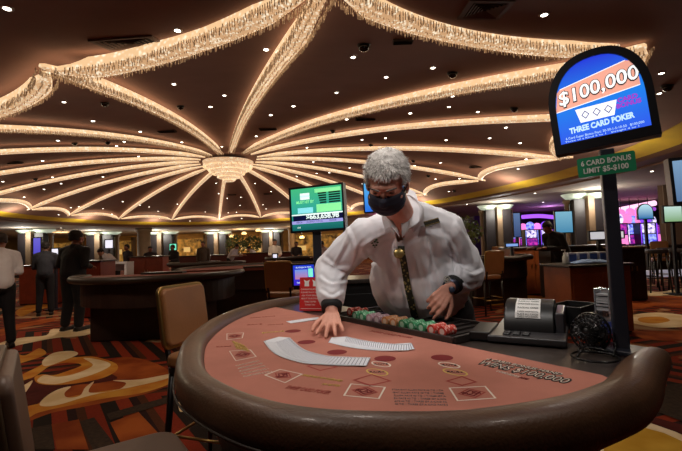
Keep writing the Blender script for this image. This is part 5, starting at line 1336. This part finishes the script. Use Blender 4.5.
# ------------------------------------------------------------------ columns with lit capitals
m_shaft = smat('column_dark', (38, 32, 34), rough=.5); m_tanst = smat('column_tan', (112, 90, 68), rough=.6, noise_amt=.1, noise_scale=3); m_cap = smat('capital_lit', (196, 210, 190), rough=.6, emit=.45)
def column(px, Y, w_, label, pale=False):
    p = at(px, 240, Y); t = thing('column', label, 'column', (p.x, p.y, 0), 0, None); t['kind'] = 'thing'
    H = CEILZ - .02; c = V((p.x, p.y, 0))
    if not pale: lamp('capital_lamp', (p.x, p.y - w_ * .6, H - .42), 60 + Y * 2, (1, .97, .86), .3)
    if pale:
        MB().lathe(c, [(w_ / 2, 0), (w_ / 2, .3), (w_ * .42, .34), (w_ * .40, H - .3), (w_ / 2, H - .2), (w_ / 2, H)], 24).build('shaft', m_tanst, t, smooth=True); return t
    for q in (-1, 1):
        mb = MB(); mb.box(c + V((q * w_ * .26, 0, H / 2 - .15)), (w_ * .28, w_ * .5, H - .3)); mb.build('dark_panel', m_shaft, t)
        mb = MB(); mb.lathe(c + V((q * w_ * .47, 0, 0)), [(w_ * .09, 0), (w_ * .09, .25), (w_ * .06, .3), (w_ * .055, H - .5), (w_ * .09, H - .4), (w_ * .1, H - .3)], 12); mb.build('side_post', m_tanst, t, smooth=True)
        mb = MB(); mb.lathe(c + V((q * w_ * .27, 0, 0)), [(w_ * .16, H - .32), (w_ * .24, H - .22), (w_ * .32, H - .1), (w_ * .3, H - .08)], 20); mb.build('lit_capital', m_cap, t, smooth=True)
    mb = MB(); mb.box(c + V((0, -w_ * .1, H / 2 - .1)), (w_ * .16, w_ * .5, H - .2)); mb.build('centre_post', m_tanst, t)
    mb = MB(); mb.box(c + V((0, 0, .12)), (w_ * 1.1, w_ * .7, .24)); mb.build('plinth', m_shaft, t)
    return t
column(497, 20, 1.45, "dark column pair with tan posts just right of the dealer's left shoulder")
column(586, 16, 1.4, 'dark column pair with a tan centre post left of the black sign pole')
column(36, 27, 2.0, 'dark column pair above the man in dark grey at the far left')
column(103, 33, 2.4, 'dark column pair with lit capital above the bending person in white')
column(163, 36, 2.3, 'dark column pair with lit capital right of the cream column')
column(218, 40, 2.2, 'dark column pair below the chandelier at the back of the hall')
column(272, 40, 2.0, 'dark column pair left of the jackpot screen at the back')
column(144, 31, 1.15, 'single cream round column between two dark column pairs', True)
column(292, 38, .8, 'slim cream column just left of the jackpot screen', True)
column(452, 26, 1.0, "tan column mostly behind the dealer's left shoulder", True)

# ------------------------------------------------------------------ gaming tables in the hall
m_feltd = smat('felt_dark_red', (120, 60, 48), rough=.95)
def gaming_table(px, Y, rot, label, R=1.05, flip=1, group=None, wood=None):
    p = at(px, 300, Y); t = thing('gaming_table', label, 'gaming table', (p.x, p.y, 0), rot, group); M = WM[t.name]
    arc = [(R * math.cos(q), -R * .82 * math.sin(q) + .1) for q in [PI * i / 28 for i in range(29)]]
    mb = MB(M); mb.tube([(a, b, .97) for a, b in [(R, .42)] + arc + [(-R, .42)]], [.04] + [.055] * 29 + [.04], 12); mb.build('padded_rail', smat('dark_leather', (46, 35, 29), rough=.45), t, smooth=True)
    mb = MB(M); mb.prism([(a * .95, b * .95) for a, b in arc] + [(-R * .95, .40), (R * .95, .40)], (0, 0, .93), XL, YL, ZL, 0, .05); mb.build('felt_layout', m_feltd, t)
    mb = MB(M); mb.prism([(a * .9, b * .9) for a, b in arc] + [(-R * .9, .38), (R * .9, .38)], (0, 0, .56), XL, YL, ZL, 0, .38); mb.build('apron', m_darkwood, t)
    mb = MB(M); mb.box((0, -.05, .35), (R * 1.35, .7, .7)); mb.build('pedestal', wood or m_darkwood, t, bevel=.02)
    mb = MB(M); mb.box((0, .28, 1.0), (.7, .22, .03)); mb.build('chip_tray', m_tray, t)
    return t
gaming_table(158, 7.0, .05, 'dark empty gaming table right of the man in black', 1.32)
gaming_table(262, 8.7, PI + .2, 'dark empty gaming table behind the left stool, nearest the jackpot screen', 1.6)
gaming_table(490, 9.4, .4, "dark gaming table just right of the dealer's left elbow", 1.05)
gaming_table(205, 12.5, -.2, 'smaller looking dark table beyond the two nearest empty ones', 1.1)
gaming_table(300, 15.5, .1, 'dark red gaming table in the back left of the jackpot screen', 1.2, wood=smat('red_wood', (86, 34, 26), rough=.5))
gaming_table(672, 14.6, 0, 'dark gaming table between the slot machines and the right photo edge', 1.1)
m_orwood = smat('orange_wood', (150, 78, 36), rough=.45, noise_amt=.18, noise_scale=4); m_rdwood = smat('red_brown_wood', (140, 58, 34), rough=.5, noise_amt=.15, noise_scale=4)
def podium(px, Y, w_, d_, h_, label, m, rot=0, topm=None):
    p = at(px, 300, Y); t = thing('podium', label, 'podium', (p.x, p.y, 0), rot); M = WM[t.name]
    mb = MB(M); mb.box((0, 0, h_ / 2), (w_, d_, h_ - .06)); mb.build('cabinet_body', m, t, bevel=.01)
    mb = MB(M); mb.box((0, 0, h_ - .015), (w_ + .08, d_ + .08, .035)); mb.build('counter_top', topm or m_slate, t, bevel=.006)
    mb = MB(M); mb.box((0, 0, .04), (w_ - .04, d_ - .04, .08)); mb.build('plinth', m_black, t)
    for q in (-1, 1):
        mb = MB(M); mb.box((q * w_ / 4, -d_ / 2 - .004, h_ / 2), (w_ / 2 - .06, .016, h_ - .24)); dr = mb.build('door', m, t, bevel=.004)
        mb = MB(M); mb.box((q * .05, -d_ / 2 - .022, h_ * .6), (.012, .02, .1)); mb.build('handle', m_brass, dr)
    return t
podium(528, 10.6, .95, .7, 1.16, 'orange wood podium under the arms of the leaning black-shirted dealer', m_orwood, .1)
cab = podium(587, 6.2, .92, .62, .98, 'orange wood cabinet with blue boxes on top left of the black sign pole', m_orwood, .12)
podium(96, 9.3, .55, .6, 1.22, 'red-brown wood podium behind the left end of the dark empty table', m_rdwood)
podium(92, 12.0, 1.0, .5, 1.18, 'red-brown wood partition behind the man in black, on his right', m_rdwood); podium(150, 14.2, 1.1, .5, 1.22, 'red-brown wood partition in front of the cream column', m_rdwood)
podium(45, 12, 1.1, .5, 1.1, 'red-brown wood partition between the two men at far left', m_rdwood)
podium(628, 9.0, .5, .5, 1.13, 'dark wood stand just right of the black sign pole', m_darkwood, 0, m_tanst)
podium(583, 9.6, 1.7, .5, 1.18, 'long dark counter behind the blue boxes', m_darkwood, .08)
podium(266, 20, 3.2, .6, 1.15, 'dark red partition behind the far dealer in white', smat('dark_red_wood', (86, 30, 28), rough=.5)); podium(205, 21, 2.6, .6, 1.1, 'dark red partition left of the back column', smat('dark_red_wood', (86, 30, 28), rough=.5))
podium(384, 3.75, .95, .4, 1.08, 'low black cabinet behind the dealer, seen between his right arm and belly', m_black, .1)
# white desk
p = at(119, 300, 11.2); wd_ = thing('white_desk', 'white panel desk in front of the bending person in white', 'desk', (p.x, p.y, 0)); mw_ = smat('desk_white', (205, 205, 212), rough=.5)
mb = MB(); mb.box((p.x, p.y, 1.1), (.62, .4, .05)); mb.build('desk_top', mw_, wd_)
for q in (-1, 1): mb = MB(); mb.box((p.x + q * .28, p.y, .54), (.06, .38, 1.08)); mb.build('side_panel', mw_, wd_)
mb = MB(); mb.box((p.x, p.y + .1, .98), (.5, .03, .18)); mb.build('front_panel', mw_, wd_)
# things on the cabinet
Mcb = WM[cab.name]; ctz = .9825
def onc(x, y, z=0): return Mcb @ V((x, y, ctz + z))
m_bb = smat('box_blue', (70, 96, 170), rough=.6); m_bw = smat('box_white', (206, 210, 222), rough=.6)
bx0 = None
for i in range(4):
    c = onc(-.19 + i * .165, .05, 0)
    if bx0 is None:
        bx0 = thing('tissue_box', '', 'box', c, .12, 'blue and white boxes on the orange cabinet'); M = WM[bx0.name]
        mb = MB(M); mb.box((0, 0, .08), (.145, .12, .16)); mb.build('carton', m_bw, bx0, bevel=.004)
        mb = MB(M); mb.box((0, -.0605, .085), (.115, .003, .105)); mb.build('blue_panel', m_bb, bx0)
        mb = MB(M); mb.box((0, 0, .161), (.08, .05, .003)); mb.build('opening', m_black, bx0); o = bx0
    else: o = dup(bx0, Matrix.Translation(c) @ Matrix.Rotation(.12, 4, 'Z'))
    o['label'] = ['leftmost blue and white box on the orange cabinet, beside the pump bottle', 'second blue and white box from the pump bottle', 'third blue and white box from the pump bottle', 'blue and white box half behind the black sign pole'][i]
cl = MB(); nx, ny = 18, 10
cc = onc(-.04, -.17, .006)
vs = [cc + V(((i / (nx - 1) - .5) * .52, (j / (ny - 1) - .5) * .2 + .02 * math.sin(i * .7), .012 + (.03 + .03 * noise.noise(V((i * .5, j * .6, 2))) + .02 * abs(math.sin(i * .9 + j * .5))) * math.sin(PI * i / (nx - 1)) ** .6 * math.sin(PI * j / (ny - 1)) ** .6)) for j in range(ny) for i in range(nx)]
cl.add(vs, [(j * nx + i, j * nx + i + 1, (j + 1) * nx + i + 1, (j + 1) * nx + i) for j in range(ny - 1) for i in range(nx - 1)])
co = cl.build('cleaning_cloth', smat('cloth_blue', (160, 196, 250), rough=.8), None, origin=cc, smooth=True); co.modifiers.new('s', 'SOLIDIFY').thickness = .006
tag(co, 'pale blue cloth lying crumpled on the front of the orange cabinet', 'cloth')
c = onc(-.34, -.05); bo = thing('pump_bottle', 'clear white hand sanitizer pump bottle on the left end of the orange cabinet', 'bottle', c)
MB().lathe(c, [(.035, 0), (.04, .02), (.038, .11), (.02, .135), (.015, .15)], 18).build('bottle_body', smat('bottle_clear', (206, 214, 214), rough=.25), bo, smooth=True)
mb = MB(); mb.lathe(c + V((0, 0, .15)), [(.017, 0), (.017, .02), (.006, .022), (.006, .05)], 12); mb.box(c + V((-.018, 0, .205)), (.06, .016, .012)); mb.build('pump', smat('pump_white', (235, 235, 235), rough=.4), bo)
# stools of the hall
m_ds = smat('stool_dark', (40, 32, 32), rough=.5)
hs = stool(fl_(488, 7.9), .3, "tan backed stool at the dark table right of the dealer's elbow", .72, 1.18)
def put_stool(px, Y, rz, label, grp=None): return dup(hs, Matrix.Translation(fl_(px, Y)) @ Matrix.Rotation(rz, 4, 'Z'), label, grp)
put_stool(506, 12.3, -.9, 'tan backed stool on the right side of the table beside the dealer'); put_stool(285, 6.2, -.2, 'dark tan stool in front of the table left of the small blue display')
put_stool(664, 11.6, 2.6, 'tan backed stool in front of the slot machines at right'); put_stool(330, 8.5, .9, "orange-tan stool seen between the jackpot screen pole and the dealer's sleeve")
hb = None
for i, (px, Y) in enumerate([(645, 10.4), (658, 10.0), (671, 10.9), (686, 10.1)]):
    c = fl_(px, Y)
    if hb is None:
        hb = thing('bar_stool', '', 'stool', c, .3); M = WM[hb.name]
        mb = MB(M); mb.prism(rrect(.42, .42, .08), (0, 0, .92), XL, YL, ZL, 0, .09); mb.build('seat', m_ds, hb, bevel=.02)
        for sx in (-1, 1):
            for sy in (-1, 1): mb = MB(M); mb.tube([(sx * .16, sy * .16, .93), (sx * .22, sy * .22, 0)], .02, 8); mb.build('leg', m_leg, hb, smooth=True)
            mb = MB(M); mb.tube([(sx * .2, -.2, .35), (sx * .2, .2, .35)], .012, 8); mb.build('stretcher', m_leg, hb, smooth=True)
        o = hb
    else: o = dup(hb, Matrix.Translation(c) @ Matrix.Rotation(.3 + i, 4, 'Z'))
    o['label'] = ['black bar stool, leftmost in the row at the right photo edge', 'black bar stool, second from the left at the right photo edge', 'black bar stool, third from the left at the right photo edge', 'black bar stool cut by the right photo edge'][i]; o['group'] = 'black bar stools at right'
p = at(660, 280, 13.0)
mb = MB(); mb.box((p.x + .1, p.y, .16), (1.3, .05, .22)); tag(mb.build('floor_panel', smat('panel_glow', (205, 200, 215), rough=.5, emit=.35), None, origin=(p.x, p.y, .16)), 'low white glowing panel behind the black bar stools', 'sign')  # white panel, its brightness put in as emission
# signs and small screens around the hall
def scr_at(px, py, Y, w_, h_, m, label, name='wall_screen', pole=True, yaw=0.0): 
    return simple_screen(name, label, frame(at(px, py, Y), yaw, 0), w_, h_, m, pole, t=.03)
scr_at(599, 235.5, 8.8, .37, .15, smat('sign_white_panel', (215, 215, 220), rough=.5, emit=.75), 'plain white sign panel standing left of the black sign pole', 'white_sign')
scr_at(620, 234.5, 10.3, .17, .15, smat('sign_white_panel', (215, 215, 220), rough=.5, emit=.75), 'plain white sign panel standing right of the black sign pole', 'white_sign')
scr_at(564, 222, 12.5, .5, .62, grad('cyan_screen', (80, 150, 190), (140, 200, 225), .8), 'pale cyan screen above the leaning black-shirted dealer')
scr_at(673, 214, 9.5, .40, .34, grad('white_green', (130, 170, 120), (200, 230, 220), .95), 'white and green screen on a pole near the right photo edge')
scr_at(517, 225, 16, .25, .9, grad('blue_strip', (60, 80, 130), (110, 140, 190), .7), 'tall narrow blue screen right of the dark column pair')
scr_at(37, 250, 14, .24, .8, grad('purple_tall', (70, 60, 200), (120, 110, 230), .8), 'tall purple-blue screen at far left between two men')
scr_at(55, 254, 10.6, .16, .26, smat('white_lit', (235, 235, 250), emit=1.0), 'small bright white screen left of the man in black')
scr_at(109, 244, 13.9, .25, .26, smat('white_lit', (235, 235, 250), emit=1.0), 'bright round-looking white light left of the bending person in white')
scr_at(173, 247, 16.5, .26, .24, smat('mint_lit', (120, 240, 200), emit=1.0), 'small mint green screen at the background tables')
scr_at(512, 245, 9.9, .28, .06, smat('pale_blue_lit', (130, 170, 240), emit=.8), 'small low blue display beside the orange podium', pole=True)
scr_at(275, 256, 12.5, .12, .1, smat('white_lit', (235, 235, 250), emit=1.0), 'tiny white display on the dark red table in the back')
# arched screen in the slot hall
pa = frame(at(645.5, 211.5, 13), 0, 0); tA = thing('arched_screen', 'small arched cyan screen in front of the slot machines', 'screen', M=pa)
mb = MB(pa); o_ = arch(.25, .5, 0, sq=1.2); mb.prism([(a, b - .25) for a, b in o_], (0, 0, 0), XL, YL, ZL, -.06, -.002); mb.build('screen_housing', m_bez, tA)
mb = MB(pa); mb.prism([(a * .88, (b - .25) * .88) for a, b in o_], (0, 0, 0), XL, YL, ZL, -.002, .004); mb.build('lit_screen', grad('arch_cyan', (40, 110, 170), (190, 230, 240), 1.0), tA)
p_ = pa @ V((0, -.25, -.03)); mb = MB(); mb.bar((p_.x, p_.y, .001), p_, .07); mb.build('post', m_pole, tA)
# slot machines
def slot(px, Y, label, top, low, acc, grp='slot machines in the purple hall', h=1.85):
    p = at(px, 240, Y); t = thing('slot_machine', label, 'slot machine', (p.x, p.y, 0), 0, grp); M = WM[t.name]
    mb = MB(M); mb.prism([(-.3, 0), (-.3, .75), (-.42, .80), (-.42, .9), (-.28, 1.0), (-.2, h), (.25, h), (.25, 0)], (-.32, 0, 0), YL, ZL, XL, 0, .64); mb.build('cabinet', m_bez, t)
    mb = MB(M); mb.add([(-.26, -.285, 1.02), (.26, -.285, 1.02), (.26, -.25, 1.38), (-.26, -.25, 1.38)], [(0, 1, 2, 3)]); mb.build('lower_screen', low, t)
    mb = MB(M); mb.add([(-.26, -.255, 1.42), (.26, -.255, 1.42), (.26, -.215, h - .05), (-.26, -.215, h - .05)], [(0, 1, 2, 3)]); mb.build('upper_screen', top, t)
    mb = MB(M); mb.lathe((0, -.1, h + .16), [(.2, -.05), (.24, 0), (.2, .05)], 20, Matrix.Rotation(PI / 2, 3, 'X')); mb.build('lit_topper', acc, t)
    mb = MB(M); mb.box((0, -.305, .4), (.5, .012, .5)); mb.build('lit_belly', low, t)
    for sx in (-1, 1): mb = MB(M); mb.box((sx * .31, -.26, 1.3), (.02, .03, 1.0)); mb.build('edge_light', acc, t)
    return t
e_bl = smat('glow_blue', (50, 44, 180), emit=1.5, rgb2=lin((150, 170, 250)), noise_scale=9); e_pk = smat('glow_pink', (240, 130, 200), emit=1.1); e_wh = smat('glow_white', (235, 225, 250), emit=1.7, rgb2=lin((40, 30, 120)), noise_scale=9); e_mg = smat('glow_magenta', (190, 50, 160), emit=1.2, rgb2=lin((60, 20, 120)), noise_scale=9); e_vi = smat('glow_violet', (120, 60, 220), emit=1.5)
kinds = [(e_bl, e_wh, e_pk), (e_wh, e_bl, e_vi), (e_mg, e_pk, e_wh), (e_bl, e_mg, e_pk), (e_wh, e_mg, e_bl)]
pos = [(604, 17), (611, 19.3), (617, 16.5), (626, 17), (633, 19), (640, 18), (645, 16.6), (651, 19.6), (523, 24), (530, 22), (537, 24), (545, 22), (509, 27), (516, 26)]
lab = ['slot machine left of the black sign pole base, partly hidden', 'blue lit slot machine hidden behind the black sign pole', 'white lit slot machine hidden behind the black sign pole', 'blue lit slot machine first to the right of the black sign pole', 'blue and white slot machine under the pink lights, second right of the pole', 'slot machine just left under the arched cyan screen', 'slot machine under the arched cyan screen', 'slot machine right of the arched cyan screen, against the brown wall', 'violet slot machine left of the magenta one in the far hall', 'magenta slot machine left of the leaning black-shirted dealer', 'pink lit slot machine behind the leaning dealer', 'slot machine right behind the leaning dealer', 'dim far slot machine beside the dark column pair', 'dim far slot machine under the tall blue screen']
for i, ((px, Y), lb) in enumerate(zip(pos, lab)): slot(px, Y, lb, *kinds[i % 5])
m_glowband = smat('pink_neon', (240, 150, 225), emit=1.6)
def neon(pts, Y, label, r_=.07, m=None):
    P = catmull([at(x, y, Y) for x, y in pts], 6); t = MB(); t.tube(P, r_, 8); o = t.build('neon_band', m or m_glowband, None, origin=P[0], smooth=True); return tag(o, label, 'neon light')
neon([(604, 214), (620, 210), (640, 206), (655, 203)], 20.5, 'bright pink neon band curving up over the slot machines at right', .13, smat('pink_white_neon', (250, 190, 225), emit=1.6))
neon([(604, 211), (625, 209), (655, 209)], 24, 'violet neon band above the pink one at right', .10, smat('violet_neon', (150, 70, 190), emit=1.2))
neon([(522, 217), (540, 216), (560, 218)], 26, 'violet neon band over the far slot machines behind the leaning dealer', .12, smat('violet_neon2', (150, 80, 220), emit=1.6))
for i in range(5):
    p_ = at(612 + i * 9, 216 - i * 1.2, 19.6); t = thing('pendant_light', 'round pink lantern over the slot machines at right', 'pendant light', p_, 0, 'pink lanterns over the slot machines') if i == 0 else None
    if i == 0:
        MB().lathe(p_, [(.08, -.28), (.17, -.2), (.2, 0), (.15, .2), (.06, .26)], 16).build('lit_shade', e_pk, t, smooth=True); mb = MB(); mb.tube([p_ + V((0, 0, .25)), V((p_.x, p_.y, CEILZ - .02))], .015, 6); mb.build('cord', m_black, t); lt0 = t
    else: dup(lt0, Matrix.Translation(p_))
# shop fronts, lamps and plants along the back wall
m_shop = smat('shop_glow', (214, 158, 72), emit=.34, rgb2=lin((70, 48, 26)), noise_scale=2.2); m_shop2 = smat('shop_glow_warm', (230, 190, 116), emit=.7)
for i, (px, w_) in enumerate([(60, 4.5), (118, 3.2), (186, 4.0), (243, 4.6), (318, 5.5), (372, 3.0)]):
    p_ = at(px, 240, 43.2); t = thing('shop_front', ['gold lit shop front behind the man in black', 'gold lit shop front behind the bending person in white', 'gold lit shop front between the back columns below the chandelier', 'gold lit shop front with plants right of the back column', 'gold lit shop front behind the jackpot screen', "gold lit shop front behind the dealer"][i], 'shop front', (p_.x, p_.y, 0))
    mb = MB(); mb.box((p_.x, p_.y + .3, 1.35), (w_, .05, 2.5)); mb.build('lit_interior', m_shop, t)
    for q in (-1, 1): mb = MB(); mb.box((p_.x + q * w_ / 2, p_.y, 1.45), (.3, .4, 2.9)); mb.build('jamb', m_tanst, t)
    mb = MB(); mb.box((p_.x, p_.y, 2.75), (w_, .4, .35)); mb.build('lintel', m_wallg, t)
    for q in range(3): mb = MB(); mb.box((p_.x + (q - 1) * w_ / 3.2, p_.y + .22, 1.2 + .25 * (q % 2)), (w_ / 6, .05, .5)); mb.build('display_panel', m_shop2, t)
for i, (px, py, Y) in enumerate([(157, 244, 36), (244, 233, 37), (258, 230, 38), (302, 237, 37), (113, 238, 37), (232, 236, 37)]):
    p_ = at(px, py, Y); t = thing('pendant_light', ['warm pendant lamp beside the cream column', 'warm pendant lamp over the plants below the chandelier', 'bright warm pendant lamp left of the back column pair', 'warm pendant lamp just below the jackpot screen', 'warm pendant lamp above the bending person in white', 'warm pendant lamp right of the back column'][i], 'pendant light', p_)
    MB().lathe(p_, [(.2, -.12), (.22, -.02), (.12, .1)], 14).build('lit_shade', smat('lamp_warm', (255, 214, 140), emit=2.2), t, smooth=True)
    mb = MB(); mb.tube([p_ + V((0, 0, .1)), V((p_.x, p_.y, CEILZ - .02))], .02, 6); mb.build('cord', m_black, t)
m_lf = smat('leaf_green', (92, 104, 50), rough=.7, rgb2=lin((50, 60, 32)), noise_scale=3)
for i, (px, Y) in enumerate([(236, 31), (252, 34), (446, 23), (464, 18)]):
    p_ = at(px, 240, Y); t = thing('potted_tree', ['leafy potted tree left of the pair below the chandelier', 'leafy potted tree right of the pair below the chandelier', "leafy potted tree just above the dealer's left shoulder", "leafy potted tree between the dealer's arm and the dark column pair"][i], 'potted plant', (p_.x, p_.y, 0))
    MB().lathe((p_.x, p_.y, 0), [(.22, 0), (.32, .4), (.34, .5), (.28, .48)], 16).build('pot', m_rdwood, t, smooth=True)
    mb = MB(); mb.tube([(p_.x, p_.y, .4), (p_.x + .05, p_.y, 1.3)], .05, 8); mb.build('trunk', m_darkwood, t)
    lf = MB(); rnd = random.Random(i)
    for k in range(420):
        d = V((rnd.gauss(0, 1), rnd.gauss(0, 1), rnd.gauss(0, 1))).normalized() * rnd.uniform(.3, 1) ** .5; c_ = V((p_.x, p_.y, 1.7)) + V((d.x * .8, d.y * .8, d.z * .75))
        a_ = V((rnd.uniform(-1, 1), rnd.uniform(-1, 1), rnd.uniform(-1, 1))).normalized() * .13; b_ = a_.cross(V((rnd.uniform(-1, 1), rnd.uniform(-1, 1), rnd.uniform(-1, 1)))).normalized() * .05
        lf.add([c_ - a_, c_ + b_, c_ + a_, c_ - b_], [(0, 1, 2, 3)])
    lf.build('foliage', m_lf, t)
bpy.context.view_layer.update()
